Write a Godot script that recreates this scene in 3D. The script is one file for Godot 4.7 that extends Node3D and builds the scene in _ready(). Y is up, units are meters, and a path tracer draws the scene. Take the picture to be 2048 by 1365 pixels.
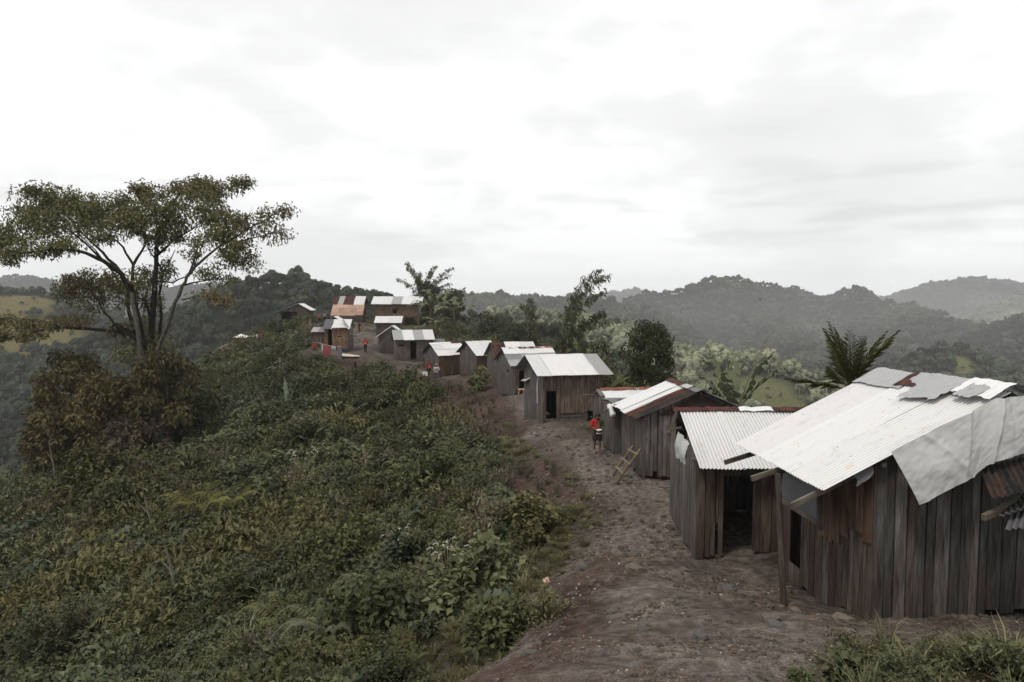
extends Node3D
# A hilltop village of plank huts with tin roofs along a dirt ridge path. Units are metres, y up, the eye is at the origin.

const F := 1365.0
const PITCH := 0.0641
var M := {}
var rng := RandomNumberGenerator.new()
var used := {}
var fine := FastNoiseLite.new()
var broad := FastNoiseLite.new()
var fbm := FastNoiseLite.new()

# ---------------------------------------------------------------- mesh building
class MB:
	var v := PackedVector3Array()
	var c := PackedColorArray()
	var uv := PackedVector2Array()
	var ix := PackedInt32Array()
	func vert(p: Vector3, col: Color, t := Vector2.ZERO) -> int:
		v.append(p); c.append(col); uv.append(t)
		return v.size() - 1
	func tri(a: int, b: int, d: int) -> void:
		ix.append(a); ix.append(b); ix.append(d)
	func quad(a: Vector3, b: Vector3, d: Vector3, e: Vector3, col: Color, t0 := Vector2.ZERO, t1 := Vector2.ONE) -> void:
		var k := v.size()
		v.append(a); v.append(b); v.append(d); v.append(e)
		for i in 4: c.append(col)
		uv.append(t0); uv.append(Vector2(t1.x, t0.y)); uv.append(t1); uv.append(Vector2(t0.x, t1.y))
		ix.append_array(PackedInt32Array([k, k + 1, k + 2, k, k + 2, k + 3]))
	# a folded leaf: stalk, two shoulders, tip
	func leaf(p: Vector3, dir: Vector3, side: Vector3, len: float, wid: float, col: Color, bend := 0.15) -> void:
		var k := v.size()
		var up := dir.cross(side)
		var mid := p + dir * len * 0.45 + up * len * 0.05
		v.append(p); v.append(mid + side * wid * 0.5 - up * wid * 0.12); v.append(p + dir * len - Vector3(0, len * bend, 0)); v.append(mid - side * wid * 0.5 - up * wid * 0.12)
		for i in 4: c.append(col); uv.append(Vector2.ZERO)
		ix.append_array(PackedInt32Array([k, k + 1, k + 2, k, k + 2, k + 3]))
	# eight corners given as bottom ring then top ring (each in the same turn)
	func hexa(p: Array, col: Color, lu: float, lv: float, uo := Vector2.ZERO, mud := 1.0) -> void:
		var first := v.size()
		quad(p[0], p[1], p[5], p[4], col, uo, uo + Vector2(lu, lv))
		quad(p[1], p[2], p[6], p[5], col, uo, uo + Vector2(0.1, lv))
		quad(p[2], p[3], p[7], p[6], col, uo, uo + Vector2(lu, lv))
		quad(p[3], p[0], p[4], p[7], col, uo, uo + Vector2(0.1, lv))
		quad(p[4], p[5], p[6], p[7], col, uo, uo + Vector2(lu, 0.05))
		quad(p[3], p[2], p[1], p[0], col, uo, uo + Vector2(lu, 0.05))
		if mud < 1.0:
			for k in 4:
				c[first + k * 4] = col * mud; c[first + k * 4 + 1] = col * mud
	# a squared bar from a to b
	func bar(a: Vector3, b: Vector3, w: float, h: float, col: Color, ref := Vector3.UP) -> void:
		var d := (b - a).normalized()
		if absf(d.dot(ref)) > 0.95: ref = Vector3.RIGHT
		var s := d.cross(ref).normalized() * w * 0.5
		var u := s.cross(d).normalized() * h * 0.5
		hexa([a - s - u, a + s - u, a + s + u, a - s + u, b - s - u, b + s - u, b + s + u, b - s + u], col, w * 2.0, (b - a).length() * 0.4, Vector2(a.x * 0.37, a.z * 0.21))
	func tube(pts: Array, rad: Array, sides: int, col: Color, cap := true) -> void:
		var first := v.size()
		var ref := Vector3(0.31, 0.2, 0.93)
		for i in pts.size():
			var d: Vector3 = (pts[mini(i + 1, pts.size() - 1)] - pts[maxi(i - 1, 0)]).normalized()
			var s := d.cross(ref).normalized()
			var u := s.cross(d).normalized()
			for k in sides:
				var a := TAU * k / sides
				vert(pts[i] + (s * cos(a) + u * sin(a)) * rad[i], col, Vector2(float(k) / sides, i * 0.5))
		for i in pts.size() - 1:
			for k in sides:
				var a := first + i * sides + k
				var b := first + i * sides + (k + 1) % sides
				tri(a, b, a + sides); tri(b, b + sides, a + sides)
		if cap:
			for e in [0, pts.size() - 1]:
				var m := vert(pts[e], col)
				for k in sides:
					var a: int = first + e * sides + k
					var b: int = first + e * sides + (k + 1) % sides
					if e == 0: tri(m, b, a)
					else: tri(m, a, b)
	func ball(p: Vector3, r: Vector3, col: Color, rings := 6, segs := 8, basis := Basis()) -> void:
		var first := v.size()
		for i in rings + 1:
			var th := PI * i / rings
			for k in segs:
				var ph := TAU * k / segs
				vert(p + basis * Vector3(r.x * sin(th) * cos(ph), r.y * cos(th), r.z * sin(th) * sin(ph)), col, Vector2(float(k) / segs, float(i) / rings))
		for i in rings:
			for k in segs:
				var a := first + i * segs + k
				var b := first + i * segs + (k + 1) % segs
				tri(a, a + segs, b); tri(b, a + segs, b + segs)
	func mesh(mat: Material, smooth := false) -> ArrayMesh:
		var m := ArrayMesh.new()
		if v.is_empty(): return m
		var arr := []
		arr.resize(Mesh.ARRAY_MAX)
		arr[Mesh.ARRAY_VERTEX] = v
		arr[Mesh.ARRAY_COLOR] = c
		arr[Mesh.ARRAY_TEX_UV] = uv
		arr[Mesh.ARRAY_INDEX] = ix
		if smooth:
			var n := PackedVector3Array()
			n.resize(v.size())
			for i in range(0, ix.size(), 3):
				var a := ix[i]; var b := ix[i + 1]; var d := ix[i + 2]
				var f := (v[d] - v[a]).cross(v[b] - v[a])
				n[a] += f; n[b] += f; n[d] += f
			for i in n.size(): n[i] = n[i].normalized() if n[i].length_squared() > 1e-20 else Vector3.UP
			arr[Mesh.ARRAY_NORMAL] = n
		m.add_surface_from_arrays(Mesh.PRIMITIVE_TRIANGLES, arr)
		m.surface_set_material(0, mat)
		return m

# ---------------------------------------------------------------- naming
func numbered(called: String) -> String:
	var n: int = used.get(called, 0)
	used[called] = n + 1
	return called if n == 0 else "%s_%03d" % [called, n]

func tag(o: Node, label := "", category := "", group := "", kind := "") -> Node:
	if label: o.set_meta("label", label)
	if category: o.set_meta("category", category)
	if group: o.set_meta("group", group)
	if kind: o.set_meta("kind", kind)
	return o

func thing(called: String, at: Vector3, label: String, category: String, group := "") -> Node3D:
	var o := Node3D.new()
	o.name = numbered(called)
	o.position = at
	add_child(o, true)
	tag(o, label, category, group)
	return o

func obj(called: String, mesh: Mesh, parent: Node = self) -> MeshInstance3D:
	var o := MeshInstance3D.new()
	o.mesh = mesh
	if parent == self:
		o.name = numbered(called)
	else:
		var n := 0
		for ch in parent.get_children():
			if String(ch.name) == called or String(ch.name).begins_with(called + "_0"): n += 1
		o.name = called if n == 0 else "%s_%03d" % [called, n]
	parent.add_child(o, true)
	return o

func dup(src: Node3D, at: Vector3, turn: float, size := 1.0) -> Node3D:
	var r: Node3D = src.duplicate()
	r.name = numbered(String(src.name).rstrip("0123456789").rstrip("_"))
	add_child(r, true)
	r.transform = Transform3D(Basis(Vector3.UP, turn).scaled(Vector3.ONE * size), at)
	return r

func scatter(called: String, mesh: Mesh, where: Array, tint: PackedColorArray, kind := "stuff", label := "") -> void:
	if where.is_empty(): return
	var mm := MultiMesh.new()
	mm.transform_format = MultiMesh.TRANSFORM_3D
	mm.use_colors = true
	mm.mesh = mesh
	mm.instance_count = where.size()
	for i in where.size():
		mm.set_instance_transform(i, where[i])
		mm.set_instance_color(i, tint[i])
	var o := MultiMeshInstance3D.new()
	o.multimesh = mm
	o.name = numbered(called)
	add_child(o, true)
	tag(o, label, "", "", kind)

# a point of the place: where the line of sight through (px, py) of the photograph meets the distance d ahead
func P(px: float, py: float, d: float) -> Vector3:
	var x := (px - 1024.0) / F
	var y := -(py - 682.5) / F
	var cp := 1.0 / sqrt(1.0 + PITCH * PITCH)
	var sp := PITCH * cp
	var r := Vector3(x, y * cp - sp, -(cp + y * sp))
	return r * (d / -r.z)

func rf(a: float, b: float) -> float:
	return rng.randf_range(a, b)

func rdir() -> Vector3:
	var z := rf(-1, 1)
	var a := rf(0, TAU)
	var s := sqrt(1.0 - z * z)
	return Vector3(s * cos(a), z, s * sin(a))

func vary(c: Color, by: float) -> Color:
	var k := 1.0 + rf(-by, by)
	return Color(c.r * k * (1.0 + rf(-by, by) * 0.25), c.g * k, c.b * k * (1.0 + rf(-by, by) * 0.25))

# ---------------------------------------------------------------- materials
func mat(called: String, rough: float, tex: Texture2D = null, back := 0.0) -> StandardMaterial3D:
	var m := StandardMaterial3D.new()
	m.resource_name = called
	m.vertex_color_use_as_albedo = true
	m.roughness = rough
	m.metallic_specular = 0.35
	m.cull_mode = BaseMaterial3D.CULL_DISABLED
	if tex: m.albedo_texture = tex
	if back > 0.0:
		m.backlight_enabled = true
		m.backlight = Color(back, back, back).linear_to_srgb()
	M[called] = m
	return m

func picture(w: int, h: int, f: Callable) -> ImageTexture:
	var im := Image.create_empty(w, h, false, Image.FORMAT_RGB8)
	for y in h:
		for x in w:
			im.set_pixel(x, y, f.call(x, y))
	return ImageTexture.create_from_image(im)

func noise(seed_: int, freq: float, oct := 4) -> FastNoiseLite:
	var n := FastNoiseLite.new()
	n.seed = seed_
	n.noise_type = FastNoiseLite.TYPE_SIMPLEX_SMOOTH
	n.frequency = freq
	n.fractal_type = FastNoiseLite.FRACTAL_FBM if oct > 1 else FastNoiseLite.FRACTAL_NONE
	n.fractal_octaves = oct
	return n

func make_materials() -> void:
	fine = noise(11, 0.9, 3); broad = noise(12, 0.06, 3); fbm = noise(13, 0.012, 4)
	# weathered plank: long streaks, dark ends of grain, a few water runs
	var n1 := noise(21, 0.045, 3); var n2 := noise(22, 0.012, 3); var n3 := noise(23, 0.1, 2)
	var wood := picture(256, 512, func(x: int, y: int) -> Color:
		var ang := TAU * x / 256.0
		var cx := cos(ang) * 40.0; var sx := sin(ang) * 40.0
		var g := n1.get_noise_3d(cx * 2.4, sx * 2.4, y * 0.35)
		var w := n2.get_noise_3d(cx * 1.5, sx * 1.5, y * 0.5)
		var k := n3.get_noise_3d(cx * 5.0, sx * 5.0, y * 0.12)
		var l := clampf(0.74 + g * 0.26 + w * 0.22 + k * 0.16, 0.25, 1.0)
		return Color(l, l * (0.985 + w * 0.06), l * (0.97 + w * 0.1)))
	mat("wood", 0.85, wood)
	# tin: run-off streaks down the sheet, dull blotches, nail rows with rust
	var t1 := noise(31, 0.02, 4); var t2 := noise(32, 0.06, 3)
	var tin := picture(256, 256, func(x: int, y: int) -> Color:
		var a := t1.get_noise_2d(x * 1.6, y * 0.35) * 0.5 + t2.get_noise_2d(x, y) * 0.3
		var l := clampf(0.95 - maxf(0.0, a - 0.08) * 0.16, 0.5, 1.0)
		var r := clampf((t2.get_noise_2d(x * 0.7 + 300.0, y * 0.5) - 0.47) * 2.0, 0.0, 0.35)
		if (x % 61) < 2 and (y % 83) < 3 and t2.get_noise_2d(x, y * 3.0) > 0.0: l *= 0.72
		return Color(l, l * (1.0 - r * 0.22), l * (1.0 - r * 0.36)))
	mat("tin", 0.5, tin)
	var rustp := picture(256, 256, func(x: int, y: int) -> Color:
		var a := t1.get_noise_2d(x * 1.3 + 900.0, y * 0.6)
		var b := t2.get_noise_2d(x * 1.5, y * 1.2 + 70.0)
		var l := clampf(0.74 + a * 0.5 + b * 0.3, 0.25, 1.0)
		return Color(l, l * clampf(0.92 - a * 0.25, 0.6, 1.0), l * clampf(0.9 - a * 0.4, 0.5, 1.0)))
	mat("rust", 0.8, rustp)
	# earth: speckles, pebbles, litter at two scales
	var e1 := noise(41, 0.02, 5); var e2 := noise(42, 0.11, 3)
	var cell := FastNoiseLite.new()
	cell.seed = 43; cell.noise_type = FastNoiseLite.TYPE_CELLULAR; cell.frequency = 0.05
	cell.cellular_return_type = FastNoiseLite.RETURN_CELL_VALUE
	var e_im := Image.create_empty(768, 768, false, Image.FORMAT_RGB8)
	var h_im := Image.create_empty(768, 768, false, Image.FORMAT_RGB8)
	var s1 := e1.get_seamless_image(768, 768); var s2 := e2.get_seamless_image(768, 768); var s3 := cell.get_seamless_image(768, 768)
	for y in 768:
		for x in 768:
			var a := s1.get_pixel(x, y).r - 0.5; var b := s2.get_pixel(x, y).r - 0.5; var q := s3.get_pixel(x, y).r
			var st := clampf((q - 0.86) * 5.0, 0.0, 1.0) * clampf(b * 4.0, 0.0, 1.0)
			var l := clampf(0.66 + a * 0.4 + b * 0.4 + st * 0.16, 0.2, 1.0)
			e_im.set_pixel(x, y, Color(l, l * (0.985 + a * 0.1), l * (0.97 + a * 0.2 + st * 0.05)))
			var hh := clampf(0.45 + a * 0.6 + b * 0.5 + st * 0.3, 0.0, 1.0)
			h_im.set_pixel(x, y, Color(hh, hh, hh))
	var earth := mat("earth", 0.95, ImageTexture.create_from_image(e_im))
	earth.metallic_specular = 0.15
	earth.uv1_triplanar = true; earth.uv1_world_triplanar = true
	earth.uv1_scale = Vector3.ONE * 0.31
	earth.heightmap_enabled = true
	earth.heightmap_texture = ImageTexture.create_from_image(h_im)
	earth.heightmap_scale = 7.0
	var hill := mat("hill_floor", 0.95, ImageTexture.create_from_image(e_im))
	hill.uv1_triplanar = true; hill.uv1_world_triplanar = true
	hill.uv1_scale = Vector3.ONE * 0.06
	hill.metallic_specular = 0.1
	var bark := mat("bark", 0.9, wood)
	bark.metallic_specular = 0.2
	var lf := mat("leaf", 0.7, null, 0.16)
	lf.metallic_specular = 0.25
	mat("canopy", 0.8, null, 0.12).metallic_specular = 0.2
	mat("stone", 0.9, ImageTexture.create_from_image(e_im)).metallic_specular = 0.2
	M.stone.uv1_triplanar = true
	M.stone.uv1_scale = Vector3.ONE * 1.2
	# cloth: creases in the weave
	var c1 := noise(51, 0.02, 5); var c2 := noise(52, 0.25, 2)
	var cloth := picture(256, 256, func(x: int, y: int) -> Color:
		var l := clampf(0.94 + c1.get_noise_2d(x, y) * 0.04 + c2.get_noise_2d(x * 1.5, y * 1.2) * 0.06, 0.4, 1.0)
		return Color(l, l, l))
	mat("cloth", 0.85, cloth)
	mat("tarp", 0.6, cloth)
	mat("skin", 0.6)
	mat("hair", 0.5)
	mat("plastic", 0.45)

# ---------------------------------------------------------------- the lie of the land
const GX0 := -62.0
const GZ0 := -146.0
const GS := 0.5
const GW := 176
const GH := 312
var grid := PackedFloat32Array()
var ridges := []
var bare := []      # capsules of trodden earth: [a, b, ra, rb]
var banks := []     # capsules of raw, thinly grown earth
var meadow_sun_patches := []   # [centre, radius x, radius z, colour] grass clearings, and sun patches put into the hill colour

func make_controls() -> Array:
	var c := []
	for q in [
		[1300, 1365, 4.6], [1000, 1365, 5.0], [1600, 1365, 4.6], [2000, 1365, 4.5], [1742, 1255, 9.0], [2048, 1230, 9.2], [1575, 1175, 11.2], [1388, 1120, 13.0], [1555, 1096, 13.3],
		[1250, 1130, 12.0], [1130, 1200, 9.6], [1100, 1290, 7.4], [1300, 1000, 17.0], [1230, 930, 20.5], [1150, 900, 23.0], [1330, 962, 19.0], [1085, 848, 29.5], [1200, 846, 30.0],
		[1010, 800, 38.0], [1040, 790, 40.0], [930, 755, 53.0], [870, 768, 53.0], [850, 748, 57.0], [770, 720, 66.0], [731, 707, 68.0], [690, 700, 69.0], [700, 665, 86.0], [690, 650, 96.0],
		[800, 660, 100.0], [840, 652, 104.0], [640, 697, 68.0], [600, 692, 76.0], [570, 652, 106.0], [515, 687, 88.0], [455, 686, 88.0], [485, 700, 118.0], [790, 722, 66.0], [950, 742, 58.0], [990, 738, 56.0],
		[1000, 850, 33.0], [900, 850, 38.0], [800, 800, 46.0], [820, 775, 51.0], [700, 760, 56.0], [1000, 950, 24.5], [1085, 950, 21.6], [900, 1000, 22.5], [800, 1000, 25.5], [600, 1000, 28.0],
		[900, 1200, 13.5], [1000, 1200, 11.6], [1050, 1290, 8.4], [900, 1365, 8.0], [700, 1365, 11.0], [700, 1200, 17.0], [500, 1200, 20.0], [500, 1365, 14.0], [300, 1365, 16.5], [0, 1365, 19.0],
		[300, 1200, 22.0], [0, 1200, 27.0], [300, 1050, 30.0], [100, 1050, 33.0], [0, 1010, 42.0], [500, 1000, 32.0], [600, 900, 38.0], [450, 900, 42.0], [300, 900, 46.0], [600, 800, 50.0],
		[450, 800, 57.0], [300, 810, 62.0], [450, 722, 78.0], [550, 722, 74.0], [640, 742, 62.0]]:
		c.append(P(q[0], q[1], q[2]))
	for w in [
		[-60, -36, -92], [-48, -25, -64], [-60, -36, -40], [-44, -24, -28], [-32, -19, -12], [-16, -11, 0], [-6, -5.0, 3], [0, -1.62, 0.5], [0, -1.2, 6], [3, -1.75, 0], [8, -2.3, 0], [8, -4.2, -8],
		[12, -5.6, -10], [9, -5.4, -13], [15, -9, -16], [9, -5.9, -18], [13, -8.5, -21], [7, -5.6, -23], [12, -8.0, -31], [20, -14, -31], [6, -6.0, -36], [11, -9.0, -46], [5, -6.6, -48], [19, -14, -60], [4, -8.0, -62],
		[0, -8.0, -76], [8, -12, -82], [-2, -6.6, -98], [-8, -6, -118], [20, -22, -100], [-14, -5, -140], [-45, -12, -140], [-60, -18, -125], [20, -18, -125], [-25, -4.6, -115], [24, -14, 4], [-40, -20, 5], [-30,-5.2,-95]]:
		c.append(Vector3(w[0], w[1], w[2]))
	return c

func make_ground_grid() -> void:
	var pts := make_controls()
	var n := pts.size()
	var m := n + 3
	var a := []
	for i in m:
		var row := PackedFloat64Array()
		row.resize(m + 1)
		a.append(row)
	for i in n:
		for j in n:
			var dx: float = pts[i].x - pts[j].x
			var dz: float = pts[i].z - pts[j].z
			var r2 := dx * dx + dz * dz
			a[i][j] = r2 * log(r2 + 0.01) if i != j else 0.6
		a[i][n] = 1.0; a[i][n + 1] = pts[i].x; a[i][n + 2] = pts[i].z
		a[n][i] = 1.0; a[n + 1][i] = pts[i].x; a[n + 2][i] = pts[i].z
		a[i][m] = pts[i].y
	for i in m:
		var best := i
		for k in range(i + 1, m):
			if absf(a[k][i]) > absf(a[best][i]): best = k
		var t: PackedFloat64Array = a[i]
		a[i] = a[best]; a[best] = t
		var pr: PackedFloat64Array = a[i]
		var pv := pr[i]
		for k in range(i + 1, m):
			var row: PackedFloat64Array = a[k]
			var f := row[i] / pv
			if f != 0.0:
				for j in range(i, m + 1): row[j] -= f * pr[j]
				a[k] = row
	var w := PackedFloat64Array()
	w.resize(m)
	for i in range(m - 1, -1, -1):
		var row: PackedFloat64Array = a[i]
		var s := row[m]
		for j in range(i + 1, m): s -= row[j] * w[j]
		w[i] = s / row[i]
	var xs := PackedFloat64Array(); var zs := PackedFloat64Array()
	for p in pts: xs.append(p.x); zs.append(p.z)
	grid.resize(GW * GH)
	for gz in GH:
		for gx in GW:
			var x := GX0 + gx * GS
			var z := GZ0 + gz * GS
			var h := w[n] + w[n + 1] * x + w[n + 2] * z
			for i in n:
				var dx := x - xs[i]; var dz := z - zs[i]
				var r2 := dx * dx + dz * dz
				h += w[i] * r2 * log(r2 + 0.01)
			grid[gz * GW + gx] = h

func ridge(pts: Array, th: float, slope: float, round_: float, tone: Color, grow: float) -> void:
	var q := []
	var lo := Vector2(1e9, 1e9); var hi := Vector2(-1e9, -1e9)
	for p in pts:
		var w := P(p[0], p[1], p[2])
		w.y -= th
		q.append(w)
		lo = lo.min(Vector2(w.x, w.z)); hi = hi.max(Vector2(w.x, w.z))
	ridges.append({"p": q, "s": slope, "r": round_, "lo": lo, "hi": hi, "tone": tone, "grow": grow})

const FLOOR := -78.0
var hit_tone := Color()
var hit_grow := 1.0

func far_height(x: float, z: float) -> float:
	var best := FLOOR - 0.006 * maxf(0.0, -z - 600.0)
	hit_tone = Color(0.05, 0.056, 0.04); hit_grow = 1.0
	for rd in ridges:
		var pad: float = 190.0 / rd.s
		if x < rd.lo.x - pad or x > rd.hi.x + pad or z < rd.lo.y - pad or z > rd.hi.y + pad: continue
		var q: Array = rd.p
		var rr: float = rd.r
		for i in q.size() - 1:
			var a: Vector3 = q[i]; var b: Vector3 = q[i + 1]
			var ex := b.x - a.x; var ez := b.z - a.z
			var t := clampf(((x - a.x) * ex + (z - a.z) * ez) / (ex * ex + ez * ez), 0.0, 1.0)
			var dx := x - a.x - ex * t; var dz := z - a.z - ez * t
			var d := sqrt(dx * dx + dz * dz + rr * rr) - rr
			var h: float = a.y + (b.y - a.y) * t - rd.s * d
			if h > best:
				best = h
				hit_tone = rd.tone; hit_grow = rd.grow
	return best + fbm.get_noise_2d(x * 0.6, z * 0.6) * minf(12.0, 3.0 + maxf(0.0, Vector2(x, z).length() - 150.0) * 0.009)

func near_weight(x: float, z: float) -> float:
	var dx := maxf(maxf(-48.0 - x, x - 14.0), 0.0)
	var dz := maxf(maxf(-132.0 - z, z - 4.0), 0.0)
	return 1.0 - smoothstep(0.0, 42.0, sqrt(dx * dx + dz * dz))

func near_raw(x: float, z: float) -> float:
	var fx := clampf((x - GX0) / GS, 0.0, GW - 1.001); var fz := clampf((z - GZ0) / GS, 0.0, GH - 1.001)
	var ix := int(fx); var iz := int(fz)
	fx -= ix; fz -= iz
	var k := iz * GW + ix
	return lerpf(lerpf(grid[k], grid[k + 1], fx), lerpf(grid[k + GW], grid[k + GW + 1], fx), fz)

func caps(list: Array, x: float, z: float) -> float:
	var best := 1e9
	for q in list:
		var a: Vector3 = q[0]; var b: Vector3 = q[1]
		var ex := b.x - a.x; var ez := b.z - a.z
		var t := clampf(((x - a.x) * ex + (z - a.z) * ez) / maxf(ex * ex + ez * ez, 0.0001), 0.0, 1.0)
		var d := Vector2(x - a.x - ex * t, z - a.z - ez * t).length() - lerpf(q[2], q[3], t)
		if d < best: best = d
	return best

# height of the ground without the small lumps
func ground(x: float, z: float) -> float:
	var w := near_weight(x, z)
	if w >= 1.0: return near_raw(x, z)
	var f := far_height(x, z)
	return f if w <= 0.0 else lerpf(f, near_raw(x, z), w)

func on_ground(p: Vector3, lift := 0.0) -> Vector3:
	return Vector3(p.x, ground(p.x, p.z) + lift, p.z)

func make_land() -> void:
	make_ground_grid()
	var dark := Color(0.046, 0.052, 0.039); var mid := Color(0.066, 0.073, 0.053); var pale := Color(0.2, 0.2, 0.15)  # pale puts the sunlight on the spur into the tree colour
	ridge([[430, 640, 300], [480, 585, 300], [520, 548, 295], [570, 530, 290], [625, 542, 285], [690, 560, 280], [740, 550, 270], [790, 582, 260], [850, 612, 240], [930, 650, 225]], 9.0, 0.62, 14.0, dark, 1.0)
	ridge([[200, 660, 340], [270, 640, 335], [340, 612, 330], [430, 604, 320]], 8.0, 0.5, 14.0, dark, 1.0)
	ridge([[-260, 520, 430], [-100, 545, 420], [0, 556, 400], [60, 562, 392], [110, 592, 385], [200, 640, 375], [300, 690, 360]], 8.0, 0.55, 16.0, mid, 1.0)
	ridge([[-300, 540, 1500], [40, 556, 1500], [150, 566, 1500], [300, 572, 1450], [420, 570, 1400], [520, 580, 1400], [640, 590, 1400]], 8.0, 0.5, 40.0, mid, 1.3)
	ridge([[860, 580, 860], [930, 574, 850], [985, 570, 850], [1040, 580, 830], [1130, 588, 800], [1200, 583, 780], [1240, 596, 760], [1280, 640, 700]], 13.0, 0.5, 26.0, mid, 1.0)
	ridge([[1150, 640, 820], [1220, 604, 900], [1290, 582, 950], [1350, 562, 980], [1420, 553, 1000], [1465, 544, 1000], [1520, 553, 1000], [1570, 566, 1000], [1620, 586, 1000], [1660, 592, 980], [1690, 578, 960], [1715, 570, 950], [1745, 578, 940], [1775, 598, 900], [1830, 604, 860], [1880, 612, 830], [1960, 650, 800]], 15.0, 0.52, 22.0, mid, 1.0)
	ridge([[1500, 600, 930], [1540, 640, 800], [1600, 690, 650], [1640, 720, 540]], 7.0, 0.5, 24.0, mid, 1.0)
	ridge([[1720, 620, 880], [1740, 660, 760], [1790, 690, 620]], 7.0, 0.5, 24.0, mid, 1.0)
	ridge([[1740, 604, 2300], [1800, 582, 2250], [1870, 560, 2200], [1935, 548, 2200], [2000, 554, 2200], [2060, 566, 2200], [2300, 560, 2200]], 22.0, 0.5, 60.0, mid, 1.6)
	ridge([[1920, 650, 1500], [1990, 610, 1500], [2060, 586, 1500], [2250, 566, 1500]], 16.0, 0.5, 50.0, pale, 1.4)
	ridge([[1790, 640, 790], [1840, 618, 760], [1900, 626, 720], [1960, 634, 700], [2010, 626, 680], [2060, 612, 660], [2300, 596, 640]], 12.0, 0.5, 22.0, mid, 1.0)
	ridge([[1100, 592, 2650], [1180, 588, 2650], [1240, 580, 2650], [1268, 574, 2650], [1300, 584, 2650], [1400, 590, 2650], [1600, 585, 2650], [1640, 581, 2650], [1700, 587, 2650], [1790, 583, 2650], [1900, 588, 2650]], 22.0, 0.45, 50.0, mid, 3.0)
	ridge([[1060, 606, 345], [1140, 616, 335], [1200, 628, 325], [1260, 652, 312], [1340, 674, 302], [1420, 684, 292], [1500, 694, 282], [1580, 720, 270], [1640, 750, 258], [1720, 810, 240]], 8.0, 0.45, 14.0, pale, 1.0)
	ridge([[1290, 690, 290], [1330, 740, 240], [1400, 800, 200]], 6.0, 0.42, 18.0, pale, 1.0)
	ridge([[1780, 730, 450], [1850, 700, 445], [1885, 680, 440], [1920, 704, 430], [1965, 745, 415], [2010, 780, 400]], 8.0, 0.55, 10.0, mid, 1.0)
	ridge([[900, 640, 205], [960, 628, 195], [1010, 630, 185], [1060, 640, 175], [1110, 670, 160], [1160, 712, 145]], 7.0, 0.55, 10.0, dark, 0.9)
	# clearings, and sunlight put into the floor colour below the big hill
	for q in [[30, 615, 378, 26, 16, 0.27, 0.24, 0.11], [100, 660, 350, 30, 18, 0.25, 0.225, 0.1], [0, 660, 345, 30, 18, 0.26, 0.23, 0.1], [200, 668, 330, 18, 12, 0.24, 0.2, 0.09], [75, 790, 243, 14, 12, 0.12, 0.115, 0.06],
		[1500, 770, 253, 20, 16, 0.24, 0.25, 0.12], [1440, 745, 263, 14, 12, 0.22, 0.24, 0.12], [1560, 790, 245, 14, 12, 0.22, 0.23, 0.11], [1640, 660, 860, 26, 50, 0.17, 0.21, 0.13], [1665, 710, 580, 26, 50, 0.18, 0.21, 0.12],
		[1940, 722, 416, 6, 20, 0.24, 0.25, 0.12], [1925, 748, 404, 8, 8, 0.22, 0.23, 0.11], [1760, 650, 800, 24, 30, 0.14, 0.17, 0.12], [2030, 690, 560, 18, 24, 0.13, 0.16, 0.1], [1990, 610, 2005, 90, 90, 0.16, 0.18, 0.13]]:
		var w := P(q[0], q[1], q[2])
		meadow_sun_patches.append([w, q[3], q[4], Color(q[5], q[6], q[7])])
	# the trodden ridge path, then the yards of the huts
	var way := [[1230, 1400, 4.2, 1.0], [1290, 1290, 6.6, 1.7], [1290, 1200, 9.2, 1.75], [1300, 1110, 12.4, 1.3], [1290, 1010, 16.5, 0.95], [1230, 930, 20.5, 1.0], [1150, 890, 24.0, 1.0], [1090, 850, 29.0, 0.95], [1035, 802, 38.0, 0.9], [975, 765, 49.0, 1.1], [880, 766, 53.5, 1.1], [800, 740, 60.0, 1.5], [745, 712, 67.0, 2.4], [715, 680, 79.0, 2.2], [695, 655, 94.0, 2.0], [705, 642, 112.0, 2.4]]
	for i in way.size() - 1:
		bare.append([P(way[i][0], way[i][1], way[i][2]), P(way[i + 1][0], way[i + 1][1], way[i + 1][2]), way[i][3], way[i + 1][3]])
	for q in [[1560, 1280, 7.3, 1.2, 2080, 1270, 7.5, 1.1], [1600, 1200, 9.5, 2.0, 2048, 1230, 9.2, 2.2], [1480, 1130, 12.2, 1.6, 1600, 1090, 13.6, 2.2], [1360, 960, 19, 1.3, 1500, 950, 20, 1.6], [1250, 915, 22, 1.2, 1330, 900, 24, 1.8],
		[1140, 850, 29.5, 1.2, 1200, 845, 30, 1.8], [1050, 790, 40, 1.5, 1085, 785, 42, 1.8], [900, 748, 55, 1.6, 985, 740, 56, 1.8], [800, 718, 66, 1.8, 860, 715, 67, 1.8], [650, 697, 68, 2.0, 720, 700, 68, 2.0], [455, 687, 88, 1.7, 532, 688, 87, 1.7], [760, 664, 94, 3.2, 845, 660, 101, 3.2], [762, 690, 74, 2.0, 790, 672, 84, 2.4], [620, 655, 100, 2.5, 720, 650, 100, 3]]:
		bare.append([P(q[0], q[1], q[2]), P(q[4], q[5], q[6]), q[3], q[7]])
	for q in [[1060, 930, 22.5, 0.9, 1120, 1010, 18, 0.7], [925, 808, 43, 2.2, 1000, 850, 33, 1.0], [835, 762, 54, 1.8, 960, 788, 45, 1.8], [780, 745, 58, 1.2, 835, 762, 54, 2.2], [690, 745, 60, 1.0, 720, 730, 63, 1.6], [980, 880, 31, 0.8, 1030, 870, 29.5, 0.8], [690, 720, 65, 1.0, 740, 735, 62, 1.2], [960, 1400, 5.0, 0.5, 1100, 1290, 7.2, 0.45], [1100, 1290, 7.2, 0.45, 1150, 1170, 10.2, 0.4], [1150, 1170, 10.2, 0.4, 1225, 1090, 13.0, 0.3]]:
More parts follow.
